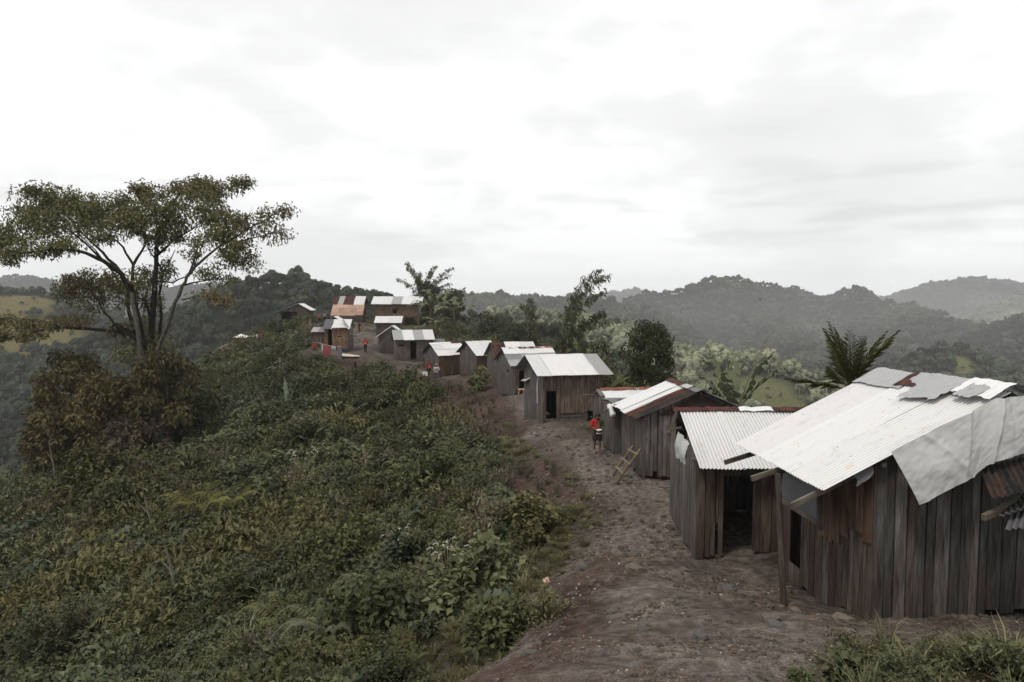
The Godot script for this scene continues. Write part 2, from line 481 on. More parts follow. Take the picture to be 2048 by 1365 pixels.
		banks.append([P(q[0], q[1], q[2]), P(q[4], q[5], q[6]), q[3], q[7]])

var polar_a := PackedFloat32Array()    # angles of the columns (0 is straight ahead)
var polar_r := PackedFloat32Array()
var skyline := PackedFloat32Array()    # per row and column: steepest view of any land nearer than that row

func make_sheets() -> void:
	var ang := PackedFloat32Array()
	var a := -180.0
	while a < 180.0:
		ang.append(deg_to_rad(a))
		a += 0.22 if absf(a) < 46.0 else (1.0 if absf(a) < 70.0 else 5.0)
	ang.append(PI)
	sheet("ground", ang, 0.35, 146.0, 0.0155, true)
	ang = PackedFloat32Array()
	a = -180.0
	while a < 180.0:
		ang.append(deg_to_rad(a))
		a += 0.3 if absf(a) < 46.0 else (1.5 if absf(a) < 70.0 else 6.0)
	ang.append(PI)
	sheet("hills", ang, 138.0, 2900.0, 0.02, false)

func sheet(called: String, ang: PackedFloat32Array, r0: float, r1: float, step: float, near: bool) -> void:
	var b := MB.new()
	var nc := ang.size()
	var rows := int(log(r1 / r0) / log(1.0 + step)) + 2
	var top := PackedFloat32Array()
	top.resize(nc)
	top.fill(-9.0)
	if near:
		polar_a = ang
	for i in rows:
		var r := r0 * pow(1.0 + step, i)
		for k in nc:
			var x := r * sin(ang[k]); var z := -r * cos(ang[k])
			var y: float
			var col: Color
			if near:
				y = ground(x, z)
				var e := caps(bare, x, z)
				var lump := fine.get_noise_2d(x, z)
				var big := broad.get_noise_2d(x * 3.0, z * 3.0)
				if e < 0.0: y += lump * 0.075 + big * 0.18
				else: y += lump * lerpf(0.05, 0.16, clampf(e, 0, 1)) + big * 0.25
				var path := Color(0.3, 0.262, 0.238).lerp(Color(0.18, 0.149, 0.133), clampf(0.5 + big * 1.4, 0, 1))
				path = path.lerp(Color(0.4, 0.345, 0.295), clampf(lump * 1.4 - 0.1, 0, 0.6))
				var soil := Color(0.05, 0.044, 0.03).lerp(Color(0.035, 0.036, 0.022), clampf(0.5 + big, 0, 1))
				col = path.lerp(Color(0.11, 0.1, 0.068), smoothstep(-0.2, 0.5, e + lump * 0.6 + big * 0.5) * 0.8).lerp(soil, smoothstep(0.6, 2.0, e + lump * 0.5))
				var bk := caps(banks, x, z)
				col = col.lerp(Color(0.18, 0.125, 0.108) if big > -0.1 else Color(0.11, 0.072, 0.063), (1.0 - smoothstep(-0.3, 0.5, bk + lump * 0.4)) * 0.9)
				if r > 141.0: y -= (r - 141.0) * 0.5
			else:
				y = ground(x, z)
				col = hit_tone * 0.8 if near_weight(x, z) < 0.6 else Color(0.05, 0.055, 0.03)
				for md in meadow_sun_patches:
					var q := Vector2((x - md[0].x) / md[1], (z - md[0].z) / md[2]).length() + broad.get_noise_2d(x, z) * 0.35
					if q < 1.15: col = col.lerp(md[3], 1.0 - smoothstep(0.85, 1.15, q))
			b.vert(Vector3(x, y, z), col)
	for i in rows - 1:
		for k in nc - 1:
			var p := i * nc + k
			b.tri(p, p + nc, p + 1); b.tri(p + 1, p + nc, p + nc + 1)
	var o := obj(called, b.mesh(M.earth if near else M.hill_floor, true))
	tag(o, "", "", "", "structure")
	# what hides what, as seen from the path's end
	if not near:
		polar_a = ang
		polar_r.resize(rows)
		skyline.resize(rows * nc)
		var run := PackedFloat32Array()
		run.resize(nc)
		for k in nc:
			var best := -9.0
			for s in 60:
				var r := 3.0 * pow(46.0, s / 59.0)
				best = maxf(best, ground(r * sin(ang[k]), -r * cos(ang[k])) / r)
			run[k] = best
		for i in rows:
			polar_r[i] = r0 * pow(1.0 + step, i)
			for k in nc:
				skyline[i * nc + k] = run[k]
				run[k] = maxf(run[k], b.v[i * nc + k].y / polar_r[i])

func in_view(x: float, y: float, z: float, slack := 0.0) -> bool:
	var r := Vector2(x, z).length()
	var a := atan2(x, -z)
	if absf(a) > 0.72: return false
	if r < polar_r[0]: return true
	var i := clampi(int(log(r / polar_r[0]) / log(polar_r[1] / polar_r[0])), 0, polar_r.size() - 1)
	var k := polar_a.bsearch(a)
	return (y + slack) / r > skyline[i * polar_a.size() + clampi(k, 0, polar_a.size() - 1)]

func surface(x: float, z: float) -> float:
	var e := caps(bare, x, z)
	var lump := fine.get_noise_2d(x, z); var big := broad.get_noise_2d(x * 3.0, z * 3.0)
	return ground(x, z) + (lump * 0.075 + big * 0.18 if e < 0.0 else lump * lerpf(0.05, 0.16, clampf(e, 0, 1)) + big * 0.25)

# ---------------------------------------------------------------- huts
func part(called: String, parent: Node) -> Node3D:
	var o := Node3D.new()
	var n := 0
	for ch in parent.get_children():
		if String(ch.name) == called or String(ch.name).begins_with(called + "_0"): n += 1
	o.name = called if n == 0 else "%s_%03d" % [called, n]
	parent.add_child(o, true)
	return o

const GREY := Color(0.2, 0.184, 0.174)
const BROWN := Color(0.22, 0.15, 0.115)
const TAN := Color(0.36, 0.235, 0.145)
var TIN := {"white": Color(0.7, 0.7, 0.7), "dull": Color(0.36, 0.36, 0.362), "grey": Color(0.22, 0.22, 0.225), "slate": Color(0.13, 0.13, 0.135), "rust": Color(0.105, 0.052, 0.04), "red": Color(0.105, 0.042, 0.036), "orange": Color(0.23, 0.1, 0.06), "bamboo": Color(0.43, 0.285, 0.215), "dark": Color(0.05, 0.045, 0.042)}

# one corrugated sheet: from corner a along the ridge (u, wide) and down the slope (d, long)
func tin_sheet(parent: Node, called: String, a: Vector3, u: Vector3, wide: float, d: Vector3, long: float, tone: String, wave := 0.07, fold := 6) -> MeshInstance3D:
	var b := MB.new()
	var n := u.cross(d).normalized()
	if n.y < 0: n = -n
	var amp := wave * 0.19
	var nu := maxi(4, int(wide / wave * fold))
	var nd := 5
	var col: Color = vary(TIN[tone], 0.09 if tone != "bamboo" else 0.22)
	var sag := rf(0.0, 0.012); var lift := rf(-0.006, 0.006)
	var off := Vector2(rf(0, 7), rf(0, 7))
	for j in nd + 1:
		for i in nu + 1:
			var s := wide * i / nu
			var t := long * j / nd
			var k := sin(TAU * s / wave) * amp + lift - sag * sin(PI * j / nd) + broad.get_noise_2d(off.x * 90.0 + s * 9.0, off.y * 40.0 + t * 9.0) * 0.016
			var e := t + (fine.get_noise_1d(s * 3.0 + off.x * 10.0) * 0.012 if j == nd else 0.0)
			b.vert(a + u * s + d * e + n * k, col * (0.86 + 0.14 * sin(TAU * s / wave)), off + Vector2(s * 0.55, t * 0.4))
	for j in nd:
		for i in nu:
			var p := j * (nu + 1) + i
			if u.cross(d).y < 0:
				b.tri(p, p + nu + 1, p + 1); b.tri(p + 1, p + nu + 1, p + nu + 2)
			else:
				b.tri(p, p + 1, p + nu + 1); b.tri(p + 1, p + nu + 2, p + nu + 1)
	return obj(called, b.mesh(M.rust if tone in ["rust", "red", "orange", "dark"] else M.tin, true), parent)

# o: near corner of the walls on the ground; a: heading of the ridge; s: -1 the body lies left of that heading, +1 right
func hut(q: Dictionary) -> Node3D:
	var o: Vector3 = q.o
	var root := thing(q.get("name", "plank_hut"), o, q.label, q.get("cat", "hut"), q.get("group", "plank huts along the ridge path"))
	root.rotation.y = -atan2(q.a.y, q.a.x)
	var s: float = q.s
	var L: float = q.L; var W: float = q.W; var wh: float = q.wh; var rise: float = q.rise
	var rp: float = q.get("rp", 0.5)
	var ov: float = q.get("ov", 0.3); var ovx: float = q.get("ovx", 0.2)
	var lift: float = q.get("lift", 0.0)
	var sep: bool = q.get("sep", true)
	var pw: float = q.get("pw", 0.15)
	var base: Color = q.get("wood", GREY)
	var rb := W * rp
	var wf: float = q.get("wh2", wh)      # height of the far wall
	var top := func(b: float) -> float: return wh + rise * b / rb if b <= rb else wf + (wh + rise - wf) * (W - b) / (W - rb)
	var openings: Dictionary = q.get("open", {})
	# walls: name, start, direction, length, outward, seen
	var walls := [["front", Vector2(0, 0), Vector2(1, 0), L, Vector2(0, -s)], ["left", Vector2(0, 0), Vector2(0, s), W, Vector2(-1, 0)], ["right", Vector2(L, 0), Vector2(0, s), W, Vector2(1, 0)], ["back", Vector2(0, W * s), Vector2(1, 0), L, Vector2(0, s)]]
	var seen_walls: Array = q.get("seen", ["front", "left"])
	for w in walls:
		if w[0] in q.get("none", []): continue
		var one: bool = sep and (w[0] in seen_walls)
		var joined := MB.new()
		var side := part("wall", root)
		var tone: Color = q.get("tone", {}).get(w[0], base)
		var t := 0.0
		while t < w[3] - 0.02:
			var wide := minf(pw * rf(0.6, 1.4), w[3] - t)
			for h in openings.get(w[0], []):
				for ed in [h[0], h[1]]:
					if ed > t + 0.02 and ed < t + wide: wide = ed - t
			var mid := t + wide * 0.5
			var at2: Vector2 = w[1] + w[2] * mid
			var here := root.transform * Vector3(at2.x, 0, at2.y)
			var floor_y := maxf(ground(here.x, here.z) - o.y - 0.04, -1.2) if lift == 0.0 else lift
			var bot := floor_y + (rf(0.0, 0.09) if rng.randf() < 0.7 else rf(0.05, q.get("ragged", 0.16)))
			var hi: float = (wh if w[0] == "front" else wf) if w[0] in ["front", "back"] else 0.0
			var t0: float = hi if hi > 0.0 else top.call(t)
			var t1: float = hi if hi > 0.0 else top.call(t + wide)
			var spans := [[bot, 99.0]]
			for h in openings.get(w[0], []):
				if mid > h[0] and mid < h[1]:
					var nx := []
					for sp in spans:
						if h[3] <= sp[0] or h[2] >= sp[1]: nx.append(sp); continue
						if h[2] > sp[0] + 0.05: nx.append([sp[0], h[2]])
						if h[3] < sp[1] - 0.05: nx.append([h[3], sp[1]])
					spans = nx
			var col := vary(tone, 0.16)
			if rng.randf() < 0.16: col = col.lerp(BROWN, 0.5)
			if rng.randf() < 0.08: col = col.lerp(Color(0.32, 0.3, 0.28), 0.5)
			for sp in spans:
				var b := joined if not one else MB.new()
				var th := 0.022
				var proud := rf(0.0, 0.012)
				var gap := rf(0.003, 0.012) if w[0] in seen_walls else 0.0
				var g0 := t + gap; var g1 := t + wide - gap
				var lean := rf(-0.012, 0.012)
				var out: Vector2 = w[4]
				var c := func(g: float, y: float, k: float) -> Vector3:
					var r2: Vector2 = w[1] + w[2] * g + out * k
					return Vector3(r2.x, y, r2.y)
				var y0: float = sp[0]
				var h0 := minf(t0 - 0.01, sp[1]); var h1 := minf(t1 - 0.01, sp[1])
				if maxf(h0, h1) < y0 + 0.04:
					continue
				b.hexa([c.call(g0, y0, proud), c.call(g1, y0 + rf(-0.012, 0.012), proud), c.call(g1, y0, proud - th), c.call(g0, y0, proud - th),
					c.call(g0 + lean, maxf(h0, y0 + 0.02), proud), c.call(g1 + lean, maxf(h1, y0 + 0.02), proud), c.call(g1 + lean, maxf(h1, y0 + 0.02), proud - th), c.call(g0 + lean, maxf(h0, y0 + 0.02), proud - th)],
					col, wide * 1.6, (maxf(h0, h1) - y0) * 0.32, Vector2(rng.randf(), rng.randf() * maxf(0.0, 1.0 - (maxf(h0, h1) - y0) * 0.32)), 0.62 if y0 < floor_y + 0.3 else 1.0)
				if one: obj("plank", b.mesh(M.wood), side)
			t += wide
		if not one and not joined.v.is_empty():
			tag(obj("planking", joined.mesh(M.wood), side), "", "", "", "stuff")
	# corner posts, wall plates, ridge pole and rafters
	for cx in [0.04, L - 0.04]:
		for cz in [0.05, W - 0.05]:
			var b := MB.new()
			var here := root.transform * Vector3(cx, 0, cz * s)
			var y0 := ground(here.x, here.z) - o.y - 0.25
			b.bar(Vector3(cx, y0, cz * s), Vector3(cx, (wh if cz < W * 0.5 else wf) - 0.03, cz * s), 0.07, 0.07, vary(base * 0.8, 0.2))
			obj("corner_post", b.mesh(M.wood), root)
	if q.get("rafters", true):
		for k in [[0.03, wh - 0.05], [W - 0.03, wf - 0.05], [rb, wh + rise - 0.06]]:
			var b := MB.new()
			b.bar(Vector3(-ovx * 0.8, k[1], k[0] * s), Vector3(L + ovx * 0.8, k[1], k[0] * s), 0.06, 0.06, vary(base, 0.2))
			obj("roof_beam", b.mesh(M.wood), root)
	# roof
	if q.get("roof", true):
		var cover := part("roof", root)
		var wave: float = q.get("wave", 0.07)
		var fold: int = q.get("fold", 6)
		for side in [0, 1]:
			var rise_here := rise if side == 0 else wh + rise - wf
			var run := rb if side == 0 else W - rb
			var over: float = ov if side == 0 else q.get("ov2", ov)
			var dirn := Vector3(0, -rise_here, (-run if side == 0 else run) * s).normalized()
			var long := Vector2(run, rise_here).length() * (run + over) / run
			var spec: Array = q.get("near" if side == 0 else "far", [["white"]])
			# spec: rows from the ridge down, each a list of tones spread along the ridge
			var x0: float = -q.get("ovx1", ovx); var x1: float = L + q.get("ovx2", ovx)
			var upto := 0.0
			for r in spec.size():
				var tones: Array = spec[r]
				var tall := long / spec.size()
				for k in tones.size():
					if tones[k] == "": continue
					var xa := lerpf(x0, x1, float(k) / tones.size()) - (0.03 if k > 0 else 0.0)
					var xb := lerpf(x0, x1, float(k + 1) / tones.size()) + 0.03
					var raise := 0.02 + 0.008 * (k % 2) + 0.014 * (spec.size() - r)
					var nrm := Vector3(0, run, rise_here * (-1.0 if side == 0 else 1.0) * s).normalized()
					var st: Vector3 = Vector3(xa, wh + rise, rb * s) + dirn * (upto - (0.05 if r > 0 else 0.0) + rf(-0.02, 0.02) * q.get("rough", 1.0)) + nrm * raise
					var tilt: float = rf(-0.012, 0.012) * q.get("rough", 1.0)
					tin_sheet(cover, "roof_sheet", st, Vector3(1, tilt * 0.3, tilt).normalized(), xb - xa, dirn, tall + 0.05 + rf(-0.03, 0.05) * q.get("rough", 1.0), tones[k], wave, fold)
				upto += tall
		if q.has("cap"):
			var caplist: Array = q.cap
			var n := caplist.size()
			for k in n:
				if caplist[k] == "": continue
				var b := MB.new()
				var xa := lerpf(-ovx - 0.04, L + ovx + 0.04, float(k) / n); var xb := lerpf(-ovx - 0.04, L + ovx + 0.04, float(k + 1) / n) + 0.03
				var pr := Vector3(0, wh + rise + 0.07 + 0.01 * k, rb * s)
				var cw: float = q.get("capw", 0.17)
				var sl := rise / rb
				var cells := 8
				var col := vary(TIN[caplist[k]], 0.1)
				for i in cells + 1:
					var x := lerpf(xa, xb, float(i) / cells)
					var wv := rf(-0.015, 0.015)
					for m in [-1, 0, 1]:
						b.vert(pr + Vector3(x, -absf(m) * cw * sl + wv, m * cw * s + rf(-0.015, 0.015)), col, Vector2(x * 0.5, m * 0.2 + k * 0.3))
				for i in cells:
					for m in 2:
						var p := i * 3 + m
						b.tri(p, p + 1, p + 3); b.tri(p + 1, p + 4, p + 3)
				obj("ridge_cap", b.mesh(M.rust if caplist[k] in ["rust", "red", "orange"] else M.tin), cover)
	if lift > 0.0:
		var nst: int = q.get("stilts", 4)
		for k in nst:
			for zz in [0.06, W - 0.06]:
				var x := lerpf(0.06, L - 0.06, float(k) / (nst - 1))
				var here := root.transform * Vector3(x, 0, zz * s)
				var b := MB.new()
				b.tube([Vector3(x, ground(here.x, here.z) - o.y - 0.2, zz * s), Vector3(x, lift, zz * s)], [0.08, 0.08], 7, vary(base * 0.8, 0.2))
				obj("stilt", b.mesh(M.bark, true), root)
		var fl := MB.new()
		fl.hexa([Vector3(0, lift - 0.08, 0), Vector3(L, lift - 0.08, 0), Vector3(L, lift - 0.08, W * s), Vector3(0, lift - 0.08, W * s), Vector3(0, lift - 0.03, 0), Vector3(L, lift - 0.03, 0), Vector3(L, lift - 0.03, W * s), Vector3(0, lift - 0.03, W * s)], base * 0.8, 2, 2)
		obj("floor_deck", fl.mesh(M.wood), root)
	return root

# a crumpled sheet of old tin laid over the ridge of a hut, between x0..x1 along it and b0..b1 across
func roof_patch(parent: Node, x0: float, x1: float, b0: float, b1: float, wh: float, rise: float, rb: float, tone: String, lay := 0) -> void:
	var b := MB.new()
	var off := rf(0, 90)
	var nx := 14; var nb := 8
	var col: Color = TIN[tone]
	var slant := rf(-0.12, 0.12)
	for j in nb + 1:
		for i in nx + 1:
			var u := float(i) / nx; var w := float(j) / nb
			var x := lerpf(x0, x1, u) + 0.05 * fine.get_noise_1d(off + w * 4.0)
			var z := lerpf(b0, b1, w) + slant * (u - 0.5) + 0.06 * fine.get_noise_1d(off + 40.0 + u * 4.0)
			var y := wh + rise * (1.0 - absf(z - rb) / rb)
			y += 0.07 + lay * 0.016 + maxf(0.0, fine.get_noise_2d(off + u * 3.0, w * 2.0)) * 0.035 + (0.03 * w if b1 > rb else 0.0)
			b.vert(Vector3(x, y, z), col, Vector2(off + u, w))
	for j in nb:
		for i in nx:
			var p := j * (nx + 1) + i
			b.tri(p, p + nx + 1, p + 1); b.tri(p + 1, p + nx + 1, p + nx + 2)
	obj("ridge_patch", b.mesh(M.rust if tone == "rust" else M.tin), parent)

func stick(parent: Node, called: String, a: Vector3, b: Vector3, w: float, h: float, col: Color) -> MeshInstance3D:
	var m := MB.new()
	m.bar(a, b, w, h, col)
	return obj(called, m.mesh(M.wood), parent)

# cloth or flattened tin stretched between an upper and a lower edge, each a list of points
func drape(parent: Node, called: String, up: Array, low: Array, m: Material, col: Color, crease := 0.05, nx := 40, ny := 18, belly := 0.08, outw := Vector3(0, 0, 1), folds := []) -> MeshInstance3D:
	var b := MB.new()
	var off := rf(0, 90)
	for j in ny + 1:
		var t := float(j) / ny
		for i in nx + 1:
			var s := float(i) / nx
			var p := along(up, s).lerp(along(low, s), t)
			var k := fine.get_noise_2d(off + s * 3.2, off + t * 0.8) + 0.2 * (0.3 - absf(fine.get_noise_2d(off + 50.0 + s * 7.0 + t * 4.0, t * 2.5 - s * 3.0))) + 0.11 * fine.get_noise_2d(off + s * 20.0 - t * 6.0, t * 9.0 + s * 5.0)
			for fo in folds: k += (1.0 - 0.5 * t) * fo[1] * exp(-pow((s + fo[2] * t - fo[0]) / 0.014, 2.0)) / maxf(crease, 0.001)
			b.vert(p + outw * (k * crease + belly * sin(PI * t)), col, Vector2(off + s * 1.6, t * 0.9))
	for j in ny:
		for i in nx:
			var p := j * (nx + 1) + i
			b.tri(p, p + 1, p + nx + 1); b.tri(p + 1, p + nx + 2, p + nx + 1)
	return obj(called, b.mesh(m, true), parent)

func along(q: Array, s: float) -> Vector3:
	var f := s * (q.size() - 1)
	var i := mini(int(f), q.size() - 2)
	return q[i].lerp(q[i + 1], f - i)

# ---------------------------------------------------------------- plants
func crown_mesh(seed_: int, lumps: int, rx: float, ry: float, leaf: float, count: int, col: Color, trunk := 0.0, spread := 1.0) -> ArrayMesh:
	rng.seed = seed_
	var b := MB.new()
	var balls := []
	for i in lumps:
		var d := rdir()
		var c := Vector3(d.x * rx * 0.72, absf(d.y) * ry * 0.75 + ry * 0.75, d.z * rx * 0.72) * spread
		var r := rf(0.24, 0.44) * minf(rx, ry * 1.3)
		balls.append([c, r, rf(0.75, 1.25)])
	for q in balls:
		var first := b.v.size()
		b.ball(q[0], Vector3(q[1], q[1] * 0.85, q[1]) * 0.78, vary(col, 0.1) * q[2], 5, 7)
		for k in range(first, b.v.size()): b.v[k] += rdir() * q[1] * 0.16
	for i in count:
		var q: Array = balls[rng.randi() % balls.size()]
		var n := rdir()
		if n.y < -0.35: n.y = -n.y
		var p: Vector3 = q[0] + n * q[1] * rf(0.75, 1.05) * Vector3(1, 0.88, 1)
		var side := n.cross(rdir()).normalized()
		var dir := (side.cross(n) + n * rf(-0.2, 0.35)).normalized()
		b.leaf(p, dir, side, leaf * rf(0.7, 1.35), leaf * rf(0.55, 0.95), vary(col, 0.22) * q[2], 0.2)
	if trunk > 0.0:
		b.tube([Vector3(0, -trunk, 0), Vector3(0.1, 0, 0.05), Vector3(0.0, ry, 0)], [0.2, 0.15, 0.08], 5, Color(0.16, 0.145, 0.125), false)
	return b.mesh(M.canopy)

func shrub_mesh(seed_: int, r: float, h: float, leaf: float, ratio: float, count: int, col: Color, kind := 0) -> ArrayMesh:
	rng.seed = seed_
	var b := MB.new()
	if kind == 0:      # leafy mound: sprays that leave a common foot
		var nst := 26
		for i in nst:
			var a := rf(0, TAU); var tilt := rf(0.1, 1.25)
			var dir := Vector3(cos(a) * sin(tilt), cos(tilt), sin(a) * sin(tilt))
			var len := lerpf(h, r, tilt / 1.3) * rf(0.7, 1.1)
			var tone := col * rf(0.72, 1.3)
			var per := count / nst
			for k in per:
				var t := sqrt(rf(0.12, 1.0))
				var p := dir * len * t + rdir() * leaf * 1.1
				p.y -= t * t * len * 0.12
				if p.y < 0.02: p.y = rf(0.02, 0.1)
				var d := (dir * 0.35 + rdir() * 0.9 + Vector3(0, 0.15, 0)).normalized()
				var sd := d.cross(Vector3(rf(-0.5, 0.5), 1, rf(-0.5, 0.5))).normalized()
				b.leaf(p, d, sd, leaf * rf(0.7, 1.3), leaf * ratio * rf(0.8, 1.2), vary(tone, 0.18), 0.25)
	elif kind == 1:    # grass tuft
		for i in count:
			var a := rf(0, TAU)
			var p := Vector3(cos(a), 0, sin(a)) * r * sqrt(rng.randf()) * 0.6
			var out := Vector3(cos(a) + rf(-0.5, 0.5), 0, sin(a) + rf(-0.5, 0.5)) * rf(0.15, 0.75)
			var hh := h * rf(0.5, 1.1)
			var sd := Vector3(-out.z, 0, out.x).normalized() * leaf * 0.5
			var c := vary(col, 0.25)
			var k0 := b.v.size()
			var m := p + out * hh * 0.4 + Vector3(0, hh * 0.65, 0)
			var tip := p + out * hh + Vector3(0, hh * rf(0.7, 1.0), 0)
			b.v.append(p - sd); b.v.append(p + sd); b.v.append(m + sd * 0.8); b.v.append(m - sd * 0.8); b.v.append(tip)
			for q in 5: b.c.append(c); b.uv.append(Vector2.ZERO)
			b.ix.append_array(PackedInt32Array([k0, k0 + 1, k0 + 2, k0, k0 + 2, k0 + 3, k0 + 3, k0 + 2, k0 + 4]))
	elif kind == 2:    # fern: arching fronds with paired leaflets
		var nf := 9
		for i in nf:
			var a := TAU * i / nf + rf(-0.3, 0.3)
			var len := r * rf(0.75, 1.15)
			frond(b, Vector3.ZERO, Vector3(cos(a), 0, sin(a)), len, h * rf(0.7, 1.2), leaf, count / nf, col)
	elif kind == 3:    # dry stalks with few leaves
		for i in 9:
			var a := rf(0, TAU)
			var tip := Vector3(cos(a) * r * rf(0.1, 0.8), h * rf(0.6, 1.1), sin(a) * r * rf(0.1, 0.8))
			b.bar(Vector3(0, 0, 0) + rdir() * 0.08, tip, 0.012, 0.012, Color(0.17, 0.14, 0.11))
			for k in count / 9:
				var t := rf(0.3, 1.0)
				var d := (rdir() + Vector3(0, 0.2, 0)).normalized()
				b.leaf(tip * t + rdir() * 0.05, d, d.cross(rdir()).normalized(), leaf * rf(0.6, 1.3), leaf * ratio, vary(col, 0.3), 0.3)
	return b.mesh(M.leaf)

func frond(b: MB, p: Vector3, out: Vector3, len: float, high: float, leaf: float, pairs: int, col: Color, droop := 1.0) -> void:
	var side := Vector3(-out.z, 0, out.x).normalized()
	var tone := vary(col, 0.2)
	var prev := p
	var n := maxi(4, pairs)
	for k in range(1, n + 1):
		var t := float(k) / n
		var q := p + out * len * t + Vector3(0, high * (sin(t * 2.3) - 0.35 * t * t * droop), 0)
		if k % 3 == 0 or k == n:
			b.bar(prev, q, 0.018 * (1.1 - t), 0.018 * (1.1 - t), tone * 0.9)
			prev = q
		var fwd := (out * 0.55 + Vector3(0, -0.25 * t, 0)).normalized()
		var w := leaf * sin(minf(t * 1.15 + 0.12, 1.0) * PI * 0.92 + 0.1)
		for sg in [-1.0, 1.0]:
			var d: Vector3 = (side * sg + fwd * 0.6 + Vector3(0, rf(-0.3, 0.1), 0)).normalized()
			b.leaf(q, d, d.cross(Vector3.UP).normalized(), maxf(w, leaf * 0.2), len / n * 0.95, vary(tone, 0.12), 0.2)

# a banana plant: sheathed stem and long torn blades, each blade a part
func banana(at: Vector3, size: float, blades: int, label: String, seed_: int, group := "", tone := Color(0.085, 0.1, 0.055), upright := 0.5, wide := 0.062) -> Node3D:
	rng.seed = seed_
	var t := thing("banana_plant", at, label, "banana plant", group)
	var s := MB.new()
	s.tube([Vector3(0, -0.4, 0), Vector3(0.03, size * 0.25, 0), Vector3(0.0, size * 0.5, 0.04)], [0.13 * size / 3.0, 0.1 * size / 3.0, 0.06 * size / 3.0], 8, Color(0.13, 0.11, 0.07), false)
	obj("stem", s.mesh(M.bark, true), t)
	for i in blades:
		var b := MB.new()
		var a := TAU * i / blades + rf(-0.4, 0.4)
		var out := Vector3(cos(a), 0, sin(a))
		var side := Vector3(-out.z, 0, out.x)
		var len := size * rf(0.42, 0.62)
		var up := rf(upright - 0.25, upright + 0.5)
		var col := vary(tone, 0.22)
		var n := 16
		var prev_c := Vector3.ZERO
		for k in n + 1:
			var u := float(k) / n
			var c := Vector3(0, size * 0.46, 0.04) + out * len * (u * (1.15 - up * 0.5)) + Vector3(0, 0.66 * len * (up * u * 1.6 - (0.55 + 0.5 * (1.0 - up)) * u * u * u), 0)
			if k > 0:
				b.bar(prev_c, c, 0.03 * (1.2 - u), 0.03 * (1.2 - u), col * 1.3)
				if u > 0.2:
					var w := size * wide * sin(minf((u - 0.2) / 0.8 * 0.94 + 0.1, 1.0) * PI * 0.97)
					for sg in [-1.0, 1.0]:
						if rng.randf() < 0.12: continue
						var drop := rf(-0.9, 0.15)
						var tear := rf(0.02, 0.2)
						var e0: Vector3 = prev_c.lerp(c, tear) + side * sg * w + Vector3(0, w * drop, 0)
						var e1: Vector3 = c + side * sg * w * rf(0.85, 1.05) + Vector3(0, w * (drop + rf(-0.1, 0.1)), 0)
						b.quad(prev_c.lerp(c, tear * 0.5), c, e1, e0, vary(col, 0.1))
			prev_c = c
		obj("blade", b.mesh(M.leaf), t)
	return t

# a palm: ringed stem and feather fronds, each a part; up > 0 holds them upright
func palm(at: Vector3, stem: float, len: float, fronds: int, label: String, seed_: int, up := 0.9, tone := Color(0.06, 0.065, 0.03), group := "", called := "palm_tree", leaf := 0.45, curl := 0.75) -> Node3D:
	rng.seed = seed_
	var t := thing(called, at, label, "palm", group)
	var s := MB.new()
	var pts := []; var rad := []
	for k in 9:
		pts.append(Vector3(sin(k * 0.4) * 0.06, -0.3 + (stem + 0.3) * k / 8.0, 0)); rad.append(0.11 - 0.005 * k + (0.012 if k % 2 else 0.0))
	s.tube(pts, rad, 9, Color(0.15, 0.14, 0.12), false)
	obj("trunk", s.mesh(M.bark, true), t)
	for i in fronds:
		var b := MB.new()
		var a := TAU * i / fronds + rf(-0.35, 0.35)
		var lift := rf(up - 0.55, up + 0.35) if curl > 0.5 else (rf(up - 0.25, up + 0.2) if i % 4 else rf(0.15, 0.5))
		var out := Vector3(cos(a), 0, sin(a))
		var side := Vector3(-out.z, 0, out.x)
		var ln := len * rf(0.8, 1.1)
		var n := 26
		var prev := Vector3(0, stem, 0)
		var col := vary(tone, 0.2)
		for k in range(1, n + 1):
			var u := float(k) / n
			var el := lift * (1.0 - u * curl)
			var c := prev + (out * cos(el) + Vector3(0, sin(el), 0)) * ln / n
			b.bar(prev, c, 0.05 * (1.1 - u), 0.035 * (1.1 - u), col * 1.2)
			if u > 0.14:
				var dirn := (c - prev).normalized()
				var ll := leaf * ln * 0.5 * sin(minf(u * 1.05, 1.0) * PI * 0.75 + 0.5)
				for sg in [-1.0, 1.0]:
					var d: Vector3 = (side * sg * rf(0.55, 0.9) + dirn * rf(0.6, 0.9) + Vector3(0, rf(-0.1, 0.4), 0)).normalized()
					b.leaf(c, d, d.cross(dirn).normalized(), ll * rf(0.85, 1.1), ln * 0.022, vary(col, 0.15), 0.25)
			prev = c
		obj("frond", b.mesh(M.leaf), t)
	return t

